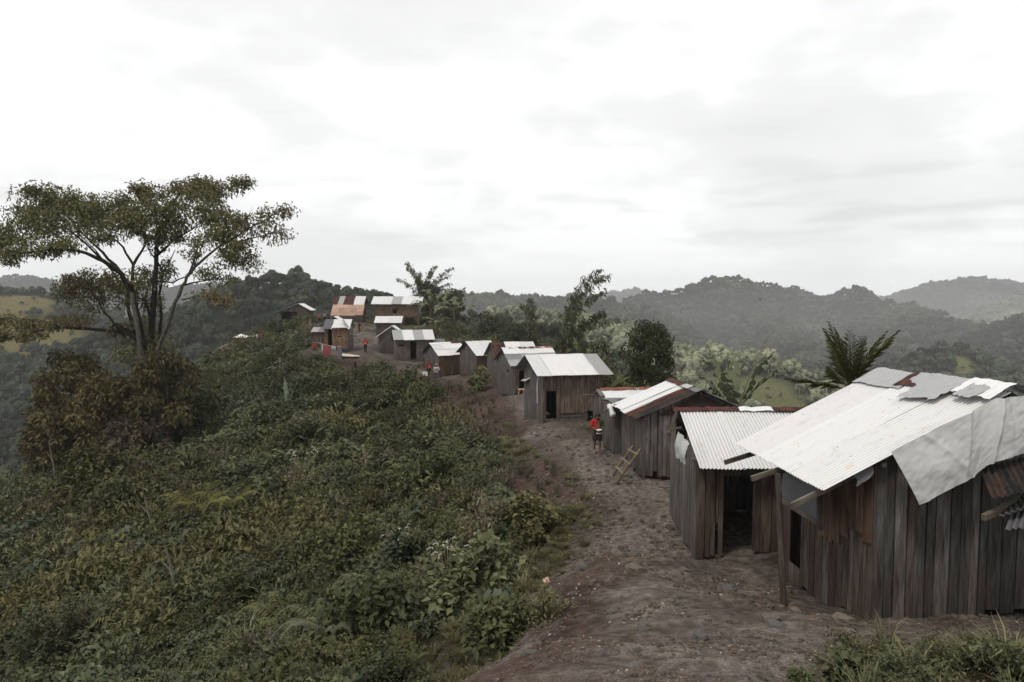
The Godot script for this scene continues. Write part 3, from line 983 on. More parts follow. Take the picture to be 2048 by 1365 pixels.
# a tree with trunk, limbs and a crown of leaf clumps: used for the single trees round the village
func leafy_tree(called: String, at: Vector3, high: float, crown_r: float, crown_h: float, label: String, seed_: int, tone: Color, leaf := 0.22, count := 5000, group := "", bark := Color(0.14, 0.125, 0.105), lumps := 16) -> Node3D:
	rng.seed = seed_
	var t := thing(called, at, label, "tree", group)
	var tr := MB.new()
	var fork := Vector3(rf(-0.3, 0.3), maxf(high - crown_h * 0.85, high * 0.2), rf(-0.3, 0.3))
	tr.tube([Vector3(0, -0.6, 0), fork * 0.5 + Vector3(0.08, 0, 0), fork, Vector3(fork.x * 0.5, high * 0.86, 0)], [0.05 + high * 0.018, high * 0.015, high * 0.012, 0.02], 8, bark, false)
	obj("trunk", tr.mesh(M.bark, true), t)
	var b := MB.new()
	for i in lumps:
		var u := (i + 0.5) / lumps
		var a := i * 2.4 + rf(-0.5, 0.5)
		var env := sqrt(maxf(0.05, 1.0 - pow(absf(u * 2.0 - 0.75) / 1.3, 2.0)))
		var c := Vector3(cos(a) * crown_r * env * rf(0.35, 0.8), high - crown_h + crown_h * u, sin(a) * crown_r * env * rf(0.35, 0.8))
		var r := crown_r * rf(0.3, 0.46)
		if i % 3 == 0:
			var lm := MB.new()
			lm.tube([fork, fork.lerp(c, 0.55) + Vector3(0, 0.2, 0), c], [high * 0.008, high * 0.005, 0.012], 5, bark, false)
			obj("limb", lm.mesh(M.bark, true), t)
		var tn := tone * rf(0.75, 1.25)
		for k in count / lumps:
			var n := rdir()
			var p := c + n * r * pow(rng.randf(), 0.4) * Vector3(1, 0.75, 1)
			var d := (n * 0.4 + rdir() * 0.8 + Vector3(0, -0.35, 0)).normalized()
			b.leaf(p, d, d.cross(rdir()).normalized(), leaf * rf(0.7, 1.3), leaf * rf(0.35, 0.55), vary(tn, 0.22), 0.15)
	obj("crown", b.mesh(M.leaf), t)
	return t

# bamboo: culms that bow over, with tufts of narrow leaves
func bamboo(at: Vector3, high: float, spread: float, culms: int, label: String, seed_: int, lean: Vector3, tone: Color, dense := 26) -> Node3D:
	rng.seed = seed_
	var t := thing("bamboo_clump", at, label, "bamboo")
	for i in culms:
		var c := MB.new()
		var f := MB.new()
		var a := rf(0, TAU)
		var out := Vector3(cos(a), 0, sin(a)) * spread * rf(0.3, 1.0) + lean
		var hh := high * (rf(0.55, 1.0) if i > 0 else 1.0)
		var pts := []; var rad := []
		for k in 12:
			var u := k / 11.0
			pts.append(Vector3(rf(-0.05, 0.05), -0.3, rf(-0.05, 0.05)) + Vector3(0, hh * (u - 0.16 * u * u * u * u), 0) + out * u * u * (0.4 + 0.9 * u)); rad.append(0.05 * (1.05 - u))
			if u > 0.3:
				for m in dense:
					var p: Vector3 = pts[k].lerp(pts[k - 1], rng.randf()) + rdir() * Vector3(0.9, 0.6, 0.9) * high * 0.07 * rf(0.2, 1.3) * (1.2 - u * 0.75)
					var d := (rdir() * 0.7 + out.normalized() * 0.3 + Vector3(0, -0.7, 0)).normalized()
					b_leaf_spray(f, p, d, high * 0.032, vary(tone, 0.25))
		c.tube(pts, rad, 6, Color(0.13, 0.14, 0.07), false)
		obj("culm", c.mesh(M.bark, true), t)
		obj("foliage", f.mesh(M.leaf), t)
	return t

func b_leaf_spray(b: MB, p: Vector3, d: Vector3, len: float, col: Color) -> void:
	for k in 4:
		var e := (d + rdir() * 0.55).normalized()
		b.leaf(p + rdir() * len * 0.3, e, e.cross(rdir()).normalized(), len * rf(0.8, 1.3), len * 0.26, col, 0.2)

# ---------------------------------------------------------------- people and animals
func smooth_mesh(bones: Array, cell: float, k: float, paint: Callable, cut_low := -1e9, cut_high := 1e9) -> MB:
	var lo := Vector3.ONE * 1e9; var hi := Vector3.ONE * -1e9
	for q in bones:
		var r := Vector3.ONE * (maxf(q[2], q[3]) + cell * 2.0)
		lo = lo.min(q[0] - r).min(q[1] - r); hi = hi.max(q[0] + r).max(q[1] + r)
	var nx := int((hi.x - lo.x) / cell) + 2; var ny := int((hi.y - lo.y) / cell) + 2; var nz := int((hi.z - lo.z) / cell) + 2
	var f := PackedFloat32Array()
	f.resize(nx * ny * nz)
	f.fill(1.0)
	var nb := bones.size()
	for q in nb:
		var a: Vector3 = bones[q][0]; var b: Vector3 = bones[q][1]; var ra: float = bones[q][2]; var rb: float = bones[q][3]
		var pad := maxf(ra, rb) + k + cell * 1.5
		var i0 := clampi(int((minf(a.x, b.x) - pad - lo.x) / cell), 0, nx - 1); var i1 := clampi(int((maxf(a.x, b.x) + pad - lo.x) / cell) + 1, 0, nx - 1)
		var j0 := clampi(int((minf(a.y, b.y) - pad - lo.y) / cell), 0, ny - 1); var j1 := clampi(int((maxf(a.y, b.y) + pad - lo.y) / cell) + 1, 0, ny - 1)
		var l0 := clampi(int((minf(a.z, b.z) - pad - lo.z) / cell), 0, nz - 1); var l1 := clampi(int((maxf(a.z, b.z) + pad - lo.z) / cell) + 1, 0, nz - 1)
		var e := b - a
		var ee := maxf(e.length_squared(), 1e-8)
		for l in range(l0, l1 + 1):
			for j in range(j0, j1 + 1):
				for i in range(i0, i1 + 1):
					var p := lo + Vector3(i, j, l) * cell
					var t := clampf((p - a).dot(e) / ee, 0.0, 1.0)
					var d := (p - a - e * t).length() - lerpf(ra, rb, t)
					var at := (l * ny + j) * nx + i
					var o := f[at]
					var h := clampf(0.5 + 0.5 * (o - d) / k, 0.0, 1.0)
					f[at] = lerpf(o, d, h) - k * h * (1.0 - h)
	if cut_low > -1e8 or cut_high < 1e8:
		for l in nz:
			for j in ny:
				var y := lo.y + j * cell
				var c := maxf(cut_low - y, y - cut_high)
				for i in nx:
					var at := (l * ny + j) * nx + i
					f[at] = maxf(f[at], c)
	var mb := MB.new()
	var id := {}
	var corner := [Vector3i(0, 0, 0), Vector3i(1, 0, 0), Vector3i(0, 1, 0), Vector3i(1, 1, 0), Vector3i(0, 0, 1), Vector3i(1, 0, 1), Vector3i(0, 1, 1), Vector3i(1, 1, 1)]
	var edges := [[0, 1], [2, 3], [4, 5], [6, 7], [0, 2], [1, 3], [4, 6], [5, 7], [0, 4], [1, 5], [2, 6], [3, 7]]
	var step := PackedInt32Array([0, 1, nx, nx + 1, nx * ny, nx * ny + 1, nx * ny + nx, nx * ny + nx + 1])
	for l in nz - 1:
		for j in ny - 1:
			for i in nx - 1:
				var at := (l * ny + j) * nx + i
				var neg := 0
				for q in 8:
					if f[at + step[q]] < 0.0: neg += 1
				if neg == 0 or neg == 8: continue
				var sum := Vector3.ZERO; var n := 0
				for ed in edges:
					var fa := f[at + step[ed[0]]]; var fb := f[at + step[ed[1]]]
					if (fa < 0.0) != (fb < 0.0):
						sum += Vector3(corner[ed[0]]).lerp(Vector3(corner[ed[1]]), fa / (fa - fb)); n += 1
				var p := lo + (Vector3(i, j, l) + sum / n) * cell
				id[at] = mb.vert(p, paint.call(p))
	for at in id:
		for ax in 3:
			var s: int = [1, nx, nx * ny][ax]; var s1: int = [nx, nx * ny, 1][ax]; var s2: int = [nx * ny, 1, nx][ax]
			if (f[at] < 0.0) == (f[at + s] < 0.0): continue
			if not (id.has(at - s1) and id.has(at - s2) and id.has(at - s1 - s2)): continue
			var q := [id[at], id[at - s1], id[at - s1 - s2], id[at - s2]]
			if f[at] < 0.0: mb.tri(q[0], q[2], q[1]); mb.tri(q[0], q[3], q[2])
			else: mb.tri(q[0], q[1], q[2]); mb.tri(q[0], q[2], q[3])
	return mb

# a standing or walking person; lengths are shares of the height; the face looks along +z
func person(at: Vector3, turn: float, h: float, label: String, q: Dictionary) -> Node3D:
	var t := thing("person", at, label, "person", q.get("group", ""))
	t.rotation.y = turn
	var cell: float = q.get("cell", 0.03)
	var skin: Color = q.get("skin", Color(0.13, 0.065, 0.04))
	var st: float = q.get("stride", 0.0)
	var big: float = q.get("head", 1.0)
	var hipl := Vector3(0.052, 0.505, 0) * h; var hipr := Vector3(-0.052, 0.505, 0) * h
	var kl := Vector3(0.058, 0.275, 0.02 + st * 0.10) * h; var kr := Vector3(-0.058, 0.275, 0.02 - st * 0.04) * h
	var al := Vector3(0.055, 0.045, st * 0.17) * h; var ar := Vector3(-0.055, 0.045 + absf(st) * 0.03, -st * 0.17) * h
	var shl := Vector3(0.108, 0.80, -0.005) * h; var shr := Vector3(-0.108, 0.80, -0.005) * h
	var arm: Array = q.get("arms", [Vector3(0.15, 0.63, -0.01), Vector3(0.15, 0.475, 0.04), Vector3(-0.15, 0.63, -0.01), Vector3(-0.15, 0.475, 0.04)])
	var el: Vector3 = arm[0] * h; var wl: Vector3 = arm[1] * h; var er: Vector3 = arm[2] * h; var wr: Vector3 = arm[3] * h
	var hc := Vector3(0, 0.925 - 0.012 * (big - 1.0) * 5.0, 0.012) * h
	var hr := 0.062 * big * h
	var body := [[hipl, kl, 0.052 * h, 0.034 * h], [kl, al, 0.034 * h, 0.02 * h], [hipr, kr, 0.052 * h, 0.034 * h], [kr, ar, 0.034 * h, 0.02 * h],
		[al + Vector3(0, -0.022, -0.01) * h, al + Vector3(0.008, -0.03, 0.085) * h, 0.018 * h, 0.014 * h], [ar + Vector3(0, -0.022, -0.01) * h, ar + Vector3(-0.008, -0.03, 0.085) * h, 0.018 * h, 0.014 * h],
		[Vector3(0.03, 0.53, 0) * h, Vector3(-0.03, 0.53, 0) * h, 0.066 * h, 0.066 * h], [Vector3(0, 0.54, 0) * h, Vector3(0, 0.63, 0) * h, 0.07 * h, 0.062 * h],
		[Vector3(0.032, 0.66, 0) * h, Vector3(0.04, 0.765, 0) * h, 0.055 * h, 0.052 * h], [Vector3(-0.032, 0.66, 0) * h, Vector3(-0.04, 0.765, 0) * h, 0.055 * h, 0.052 * h],
		[shl, shr, 0.036 * h, 0.036 * h], [Vector3(0, 0.8, -0.005) * h, Vector3(0, 0.88, 0.0) * h, 0.032 * h, 0.028 * h],
		[shl, el, 0.033 * h, 0.025 * h], [el, wl, 0.025 * h, 0.017 * h], [shr, er, 0.033 * h, 0.025 * h], [er, wr, 0.025 * h, 0.017 * h],
		[hc + Vector3(0, 0.012, -0.008) * h, hc + Vector3(0, -0.03, 0.014) * h, hr, hr * 0.72], [hc + Vector3(0, -0.012, hr / h * 0.9) * h, hc + Vector3(0, -0.022, hr / h * 1.02) * h, 0.009 * h, 0.011 * h],
		[hc + Vector3(hr / h * 0.98, -0.01, -0.005) * h, hc + Vector3(hr / h * 1.0, 0.012, -0.012) * h, 0.01 * h, 0.012 * h], [hc + Vector3(-hr / h * 0.98, -0.01, -0.005) * h, hc + Vector3(-hr / h * 1.0, 0.012, -0.012) * h, 0.01 * h, 0.012 * h]]
	var face := func(p: Vector3) -> Color:
		var u := (p - hc) / hr
		if u.z > 0.55 and absf(absf(u.x) - 0.36) < 0.17 and absf(u.y - 0.02) < 0.11: return Color(0.02, 0.015, 0.012)
		if u.z > 0.5 and absf(u.x) < 0.3 and absf(u.y + 0.62) < 0.08: return skin * Color(0.8, 0.5, 0.5)
		return skin
	var b := smooth_mesh(body, cell, 0.022 * h, face)
	# hands: a palm and five bent fingers of unequal length
	for sd in 2:
		var w: Vector3 = wl if sd == 0 else wr
		var e: Vector3 = el if sd == 0 else er
		var dirn := (w - e).normalized()
		var inn := Vector3(-1 if sd == 0 else 1, 0, 0)
		var nrm := dirn.cross(Vector3(0, 0, 1) if absf(dirn.z) < 0.8 else Vector3(0, 1, 0)).normalized()
		var across := dirn.cross(nrm).normalized()
		b.ball(w + dirn * 0.028 * h, Vector3(0.022, 0.03, 0.012) * h, skin, 5, 7, Basis(across, dirn, nrm))
		for fi in 4:
			var fl: float = [0.036, 0.042, 0.039, 0.03][fi] * h
			var root := w + dirn * 0.05 * h + across * (fi - 1.5) * 0.0105 * h
			var bend := inn * 0.25 + Vector3(0, -0.1, 0)
			b.tube([root, root + (dirn + bend * 0.5).normalized() * fl * 0.5, root + (dirn + bend * 1.6).normalized() * fl], [0.0058 * h, 0.0055 * h, 0.004 * h], 5, skin)
		var th := w + dirn * 0.02 * h - across * 0.018 * h
		b.tube([th, th + (dirn * 0.6 - across).normalized() * 0.018 * h, th + (dirn * 1.2 - across * 0.6).normalized() * 0.034 * h], [0.0068 * h, 0.006 * h, 0.0045 * h], 5, skin)
	obj("body", b.mesh(M.skin, true), t)
	var top_col: Color = q.get("top", Color(0.3, 0.03, 0.03)); var top2: Color = q.get("top2", top_col)
	var print_col: Color = q.get("print", top_col)
	var infl := 0.012 * h
	var hem: float = q.get("hem", 0.49) * h
	var sleeve: float = q.get("sleeve", 0.7)
	var shirt := [[Vector3(0.03, 0.47, 0) * h, Vector3(0.035, 0.6, 0) * h, 0.07 * h, 0.064 * h], [Vector3(-0.03, 0.47, 0) * h, Vector3(-0.035, 0.6, 0) * h, 0.07 * h, 0.064 * h],
		[Vector3(0.034, 0.6, 0) * h, Vector3(0.042, 0.77, 0) * h, 0.058 * h + infl, 0.052 * h + infl], [Vector3(-0.034, 0.6, 0) * h, Vector3(-0.042, 0.77, 0) * h, 0.058 * h + infl, 0.052 * h + infl],
		[shl, shr, 0.036 * h + infl, 0.036 * h + infl], [shl, shl.lerp(el, sleeve), 0.034 * h + infl, 0.032 * h + infl], [shr, shr.lerp(er, sleeve), 0.034 * h + infl, 0.032 * h + infl]]
	var paint_top := func(p: Vector3) -> Color:
		if print_col != top_col and p.z > 0.03 * h and absf(p.x) < 0.05 * h and p.y > 0.6 * h and p.y < 0.74 * h and sin(p.y * 210.0 / h) + sin(p.x * 260.0 / h) > -0.3: return print_col
		return top_col if p.x < 0.006 * h else top2
	obj("shirt", smooth_mesh(shirt, cell, 0.02 * h, paint_top, hem, 0.845 * h).mesh(M.cloth, true), t)
	var leg_low: float = q.get("legs", 0.34)
	var low_col: Color = q.get("low", Color(0.02, 0.02, 0.022))
	var tl := clampf((0.505 - leg_low) / 0.23, 0.0, 1.0)
	var pants := [[Vector3(0.03, 0.535, 0) * h, Vector3(-0.03, 0.535, 0) * h, 0.074 * h, 0.074 * h], [hipl, hipl.lerp(kl, tl), 0.06 * h + infl * 0.4, (0.038 if tl >= 1.0 else 0.058) * h + infl * 0.6], [hipr, hipr.lerp(kr, tl), 0.06 * h + infl * 0.4, (0.038 if tl >= 1.0 else 0.058) * h + infl * 0.6]]
	if leg_low < 0.2:
		pants.append([kl, al + Vector3(0, 0.01, 0) * h, 0.036 * h + infl * 0.6, 0.03 * h + infl * 0.4]); pants.append([kr, ar + Vector3(0, 0.01, 0) * h, 0.036 * h + infl * 0.6, 0.03 * h + infl * 0.4])
	obj("trousers" if leg_low < 0.2 else "shorts", smooth_mesh(pants, cell, 0.016 * h, func(p: Vector3) -> Color: return low_col * (1.0 if sin(p.x * 330.0 / h) + sin(p.y * 280.0 / h) < 0.9 else q.get("pattern", 1.0)), leg_low * h - 0.03 * h, 0.6 * h).mesh(M.cloth, true), t)
	var hair := [[hc + Vector3(0, 0.022, -0.016) * h, hc + Vector3(0, 0.004, -0.026) * h, hr * 1.03, hr * 0.95]]
	if q.get("bun", false): hair.append([hc + Vector3(0, hr / h * 1.1, -0.01) * h, hc + Vector3(0, hr / h * 1.5, -0.012) * h, hr * 0.45, hr * 0.3])
	if q.get("long", false): hair.append([hc + Vector3(0, 0, -0.03) * h, hc + Vector3(0, -0.1, -0.045) * h, hr * 0.8, hr * 0.6])
	obj("hair" if not q.has("hat") else "head_cloth", smooth_mesh(hair, cell * 0.7, 0.012 * h, func(_p: Vector3) -> Color: return q.get("hat", Color(0.012, 0.01, 0.009))).mesh(M.hair, true), t)
	return t

func dog(at: Vector3, turn: float, h: float, label: String) -> void:
	var t := thing("dog", at, label, "dog")
	t.rotation.y = turn
	var c := Color(0.33, 0.22, 0.13)
	var q := [[Vector3(0.28, 0.72, 0), Vector3(-0.05, 0.76, 0), 0.16, 0.13], [Vector3(-0.05, 0.76, 0), Vector3(-0.36, 0.74, 0), 0.12, 0.13], [Vector3(0.34, 0.8, 0), Vector3(0.52, 1.02, 0), 0.1, 0.075], [Vector3(0.55, 1.05, 0), Vector3(0.6, 1.03, 0), 0.095, 0.085], [Vector3(0.62, 1.02, 0), Vector3(0.8, 0.96, 0), 0.06, 0.038],
		[Vector3(-0.45, 0.8, 0), Vector3(-0.6, 1.0, 0), 0.04, 0.028], [Vector3(-0.6, 1.0, 0), Vector3(-0.5, 1.14, 0), 0.028, 0.018]]
	for s in [-1.0, 1.0]:
		q.append_array([[Vector3(0.28, 0.66, s * 0.09), Vector3(0.25, 0.36, s * 0.09), 0.075, 0.045], [Vector3(0.25, 0.36, s * 0.09), Vector3(0.27, 0.05, s * 0.09), 0.04, 0.03], [Vector3(0.27, 0.03, s * 0.09), Vector3(0.34, 0.03, s * 0.09), 0.035, 0.03],
			[Vector3(-0.36, 0.7, s * 0.08), Vector3(-0.26, 0.48, s * 0.09), 0.11, 0.06], [Vector3(-0.26, 0.48, s * 0.09), Vector3(-0.44, 0.3, s * 0.09), 0.05, 0.035], [Vector3(-0.44, 0.3, s * 0.09), Vector3(-0.4, 0.05, s * 0.09), 0.033, 0.028], [Vector3(-0.4, 0.03, s * 0.09), Vector3(-0.33, 0.03, s * 0.09), 0.033, 0.03],
			[Vector3(0.53, 1.12, s * 0.06), Vector3(0.5, 1.22, s * 0.08), 0.035, 0.012]])
	var z := []
	for k in q: z.append([k[0] * h, k[1] * h, k[2] * h, k[3] * h])
	obj("body", smooth_mesh(z, 0.016, 0.02, func(p: Vector3) -> Color: return c if p.y > 0.3 * h else c * 1.3).mesh(M.skin, true), t)

func bucket(parent: Node3D, r: float, h: float, col: Color) -> void:
	var b := MB.new()
	b.tube([Vector3.ZERO, Vector3(0, h * 0.5, 0), Vector3(0, h, 0)], [r * 0.78, r * 0.9, r], 14, col, false)
	b.tube([Vector3(0, h, 0), Vector3(0, 0.015, 0)], [r * 0.94, r * 0.74], 14, col * 0.8, true)
	obj("shell", b.mesh(M.plastic, true), parent)
	var g := MB.new()
	var pts := []; var rad := []
	for k in 9:
		var a := PI * k / 8.0
		pts.append(Vector3(cos(a) * r, h + sin(a) * r * 0.8, 0)); rad.append(0.008)
	g.tube(pts, rad, 5, Color(0.4, 0.4, 0.4))
	obj("handle", g.mesh(M.plastic, true), parent)

func rock_mesh(seed_: int, col: Color) -> ArrayMesh:
	rng.seed = seed_
	var b := MB.new()
	b.ball(Vector3.ZERO, Vector3.ONE, col, 8, 11)
	var n := noise(seed_, 0.9, 3)
	for i in b.v.size():
		var p := b.v[i]
		p *= 1.0 + n.get_noise_3d(p.x, p.y, p.z) * 0.6
		p.y = maxf(p.y, -0.45)
		if p.y > 0.7: p.y = 0.7 + (p.y - 0.7) * 0.6
		b.v[i] = p
	return b.mesh(M.stone)

# ---------------------------------------------------------------- the place
func yaw(deg: float) -> Vector2:
	return Vector2(cos(deg_to_rad(deg)), -sin(deg_to_rad(deg)))

var plots := []

func place(q: Dictionary) -> Node3D:
	var o: Vector3 = q.o
	q.o = Vector3(o.x, q.get("y", o.y), o.z)
	rng.seed = hash(q.label)
	var r := hut(q)
	var c: Vector3 = r.transform * Vector3(q.L * 0.5, 0, q.W * 0.5 * q.s)
	plots.append([c, c, maxf(q.L, q.W) * 0.62, maxf(q.L, q.W) * 0.62])
	return r

func make_sky() -> Sky:
	var w := 2048; var h := 1024
	var im := Image.create_empty(w, h, false, Image.FORMAT_RGB8)
	im.fill(Color(0.87, 0.87, 0.875))
	var a := noise(71, 1.1, 5); var b := noise(72, 0.55, 4); var c := noise(73, 2.2, 4)
	for y in 514:
		var el := PI * (0.5 - (y + 0.5) / h)
		var sy := sin(el); var cy := cos(el)
		for x in w:
			var ph := TAU * (x + 0.5) / w - PI
			var dx := sin(ph) * cy; var dz := -cos(ph) * cy
			var k := 1.0 / (sy + 0.34)
			var n := a.get_noise_3d(dx * k, sy * 2.2, dz * k) * 0.6 + b.get_noise_3d(dx * k * 1.2 + 9.0, sy, dz * k * 1.2) * 0.75
			var m := c.get_noise_3d(dx * 1.6, sy * 14.0, dz * 1.6)
			var low := exp(-pow((el - 0.115) / 0.06, 2.0))
			var puff := absf(c.get_noise_3d(dx * k * 1.3, sy * 3.0, dz * k * 1.3 + 5.0))
			var l := 0.928 - smoothstep(-0.04, 0.26, n + puff * 0.4) * 0.046 - maxf(0.0, n - 0.12) * 0.09 - smoothstep(0.05, 0.45, m) * (0.008 + 0.05 * low)
			l = lerpf(l, 0.985, exp(-maxf(el, 0.0) / 0.05) * 0.85)
			l = clampf(l, 0.8, 0.985)
			im.set_pixel(x, y, Color(l * 0.998, l, minf(1.0, l * 1.003)))
	var m := PanoramaSkyMaterial.new()
	m.panorama = ImageTexture.create_from_image(im)
	var s := Sky.new()
	s.sky_material = m
	return s

func _ready() -> void:
	rng.seed = 7
	# camera, sky, sun, exposure
	var cam := Camera3D.new()
	cam.name = "camera"
	cam.fov = 53.13
	cam.near = 0.1
	cam.far = 6000.0
	cam.rotation.x = -atan(PITCH)
	add_child(cam)
	var env := Environment.new()
	env.background_mode = Environment.BG_SKY
	env.sky = make_sky()
	env.background_energy_multiplier = 1.0
	env.tonemap_mode = Environment.TONE_MAPPER_LINEAR
	env.tonemap_exposure = 1.3
	env.fog_enabled = true
	env.fog_density = 0.00025
	env.fog_light_color = Color(0.95, 0.96, 0.97)
	env.sdfgi_enabled = true; env.ssao_enabled = true; env.ssil_enabled = true
	var we := WorldEnvironment.new()
	we.name = "environment"
	we.environment = env
	add_child(we)
	var sun := DirectionalLight3D.new()
	sun.name = "sun"
	sun.light_energy = 0.5
	sun.light_color = Color(1.0, 0.97, 0.92)
	sun.light_angular_distance = 10.0
	sun.shadow_enabled = true
	sun.rotation_degrees = Vector3(-58, -38, 0)
	add_child(sun)

	make_materials()
	make_land()
	make_sheets()
	make_huts()
	make_goods()
	make_people()
	make_trees()
	make_undergrowth()
	make_forest()
	make_stones()
	make_mist(env)
	if DEBUG: debug()

const DEBUG := false
func debug() -> void:
	for q in [[30, 615], [100, 660], [0, 660], [200, 668], [75, 790], [1500, 770], [1440, 745], [1560, 790], [1400, 700], [1640, 660], [1665, 710], [1625, 630], [1940, 725], [1920, 750], [1760, 650], [2030, 690], [1990, 610], [1200, 640], [1300, 690], [400, 650], [620, 600]]:
		var r := P(q[0], q[1], 1.0)
		var d := 120.0
		while d < 4000.0:
			var p := r * d
			if ground(p.x, p.z) > p.y - 6.0: break
			d *= 1.01
		print(q, " hits at ", int(d), " y ", int(ground(r.x * d, r.z * d)))

# thin mist lying in the valley to the right, before the big hill
func make_mist(env: Environment) -> void:
	env.volumetric_fog_enabled = true
	env.volumetric_fog_density = 0.0
	for q in [[1420, 650, 640.0, 700.0, 90.0, 360.0, 0.0003], [1700, 640, 760.0, 500.0, 90.0, 300.0, 0.00018]]:
		var v := FogVolume.new()
		v.name = numbered("valley_mist")
		v.shape = RenderingServer.FOG_VOLUME_SHAPE_ELLIPSOID
		v.size = Vector3(q[3], q[4], q[5])
		v.position = P(q[0], q[1], q[2])
		var m := FogMaterial.new()
		m.resource_name = "mist"
		m.density = q[6]
		m.albedo = Color(0.97, 0.97, 0.97)
		v.material = m
		add_child(v)
		tag(v, "", "", "", "stuff")

func make_huts() -> void:
	var q: Dictionary
	# 1: the nearest hut, its gable end to the camera
	var h1 := place({"o": P(1742, 1253, 9.0), "a": Vector2(-0.08, -1).normalized(), "s": 1.0, "L": 2.5, "W": 3.5, "wh": 2.3, "rise": 0.86, "ov": 0.76, "ovx": 0.16, "pw": 0.17, "seen": ["front", "left"],
		"label": "nearest plank hut, broad white tin roof patched along its ridge, tarpaulin over the gable", "near": [["white", "white", "white"]], "far": [["dull", "rust", "dull"]], "open": {"front": [[1.92, 2.3, 0.0, 0.95]]},
		"tone": {"left": Color(0.132, 0.12, 0.113), "front": Color(0.16, 0.128, 0.108)}, "rough": 0.12})
	# loose second row of boards under the eave, ragged at the foot
	var t := 0.02
	while t < 1.25:
		var b := MB.new()
		var w := rf(0.13, 0.2)
		var y0 := 1.02 + 0.16 * sin(t * 5.0) + rf(0, 0.12) - t * 0.12
		b.hexa([Vector3(t, y0, -0.03), Vector3(t + w, y0 + rf(-0.03, 0.03), -0.03), Vector3(t + w, y0, -0.012), Vector3(t, y0, -0.012), Vector3(t, 2.15, -0.035), Vector3(t + w, 2.15, -0.035), Vector3(t + w, 2.15, -0.014), Vector3(t, 2.15, -0.014)], vary(Color(0.2, 0.125, 0.088), 0.2), 0.3, 0.4, Vector2(rng.randf(), rng.randf()))
		obj("plank", b.mesh(M.wood), h1)
		t += w + 0.01
	# porch post, rafters whose ends jut past the eave, a cross pole and a grey sheet behind it
	var pb := MB.new()
	var inv := h1.transform.affine_inverse()
	var foot := inv * P(1570, 1222, 9.6); var head := inv * P(1556, 948, 9.75)
	pb.tube([foot + Vector3(0, -0.2, 0), foot.lerp(head, 0.5) + Vector3(0.02, 0, 0), head], [0.05, 0.045, 0.04], 9, Color(0.12, 0.1, 0.085), true)
	obj("porch_post", pb.mesh(M.bark, true), h1)
	stick(h1, "rafter", Vector3(0.28, 2.02, -0.1), inv * P(1583, 1012, 8.95), 0.04, 0.075, Color(0.2, 0.17, 0.14))
	stick(h1, "rafter", Vector3(1.3, 2.02, -0.1), inv * P(1503, 958, 10.1), 0.04, 0.075, Color(0.19, 0.16, 0.13))
	stick(h1, "rafter", Vector3(2.3, 2.02, -0.1), inv * P(1449, 926, 11.3), 0.04, 0.075, Color(0.13, 0.11, 0.1))
	stick(h1, "cross_pole", inv * P(1640, 1049, 9.35), inv * P(1562, 1001, 10.2), 0.05, 0.05, Color(0.16, 0.13, 0.11))
	stick(h1, "cross_pole", inv * P(1640, 985, 9.3), inv * P(1640, 1060, 9.3), 0.06, 0.06, Color(0.07, 0.06, 0.06))
	drape(h1, "side_sheet", [inv * P(1566, 946, 10.35), inv * P(1638, 978, 9.45)], [inv * P(1567, 1000, 10.3), inv * P(1637, 1042, 9.42)], M.tarp, Color(0.12, 0.125, 0.13), 0.02, 16, 8, 0.02, Vector3(0, 0, -1))
	# flattened tin laid over the ridge in a row of patches
	var lay := 0
	for p in [[1.55, 2.7, 1.3, 2.05, "dull"], [0.95, 1.75, 1.42, 2.15, "rust"], [1.3, 1.6, 1.5, 1.9, "dull"], [0.3, 1.3, 1.42, 1.92, "dull"], [0.55, 1.2, 1.12, 1.52, "dull"], [-0.22, 0.5, 1.38, 2.0, "white"], [0.0, 0.35, 1.3, 1.6, "dull"], [-0.22, 0.2, 1.9, 2.5, "slate"]]:
		roof_patch(h1, p[0], p[1], p[2], p[3], 2.3, 0.86, 1.75, p[4], lay)
		lay += 1
	drape(h1, "gable_flap", [inv * P(1700, 948, 8.9), inv * P(1742, 928, 8.9)], [inv * P(1712, 974, 8.85), inv * P(1740, 958, 8.85)], M.tin, Color(0.09, 0.09, 0.095), 0.03, 8, 6, 0.05)
	# awning of old tin at the right of the gable
	for p in [[[1958, 935, 8.75], [2110, 900, 8.75], [1985, 998, 8.1], [2110, 960, 8.0], "dark"], [[1990, 1010, 8.7], [2130, 960, 8.7], [2000, 1036, 8.15], [2130, 1055, 7.9], "slate"], [[2030, 1000, 8.65], [2160, 980, 8.6], [2010, 1062, 8.0], [2160, 1070, 7.8], "slate"]]:
		var a0 := inv * P(p[0][0], p[0][1], p[0][2]); var a1 := inv * P(p[1][0], p[1][1], p[1][2]); var a2 := inv * P(p[2][0], p[2][1], p[2][2])
		tin_sheet(h1, "awning_sheet", a0, (a1 - a0).normalized(), (a1 - a0).length(), (a2 - a0).normalized(), (a2 - a0).length(), p[4], 0.075, 6)
	stick(h1, "awning_arm", inv * P(1968, 1036, 8.1), inv * P(2040, 1000, 8.6), 0.06, 0.07, Color(0.2, 0.17, 0.13))
	# the tarpaulin that hangs over the gable
	rng.seed = 5
	var tp := thing("tarpaulin", P(1900, 900, 8.78), "crumpled grey tarpaulin hanging over the gable of the nearest hut", "tarpaulin")
	var w0 := tp.position
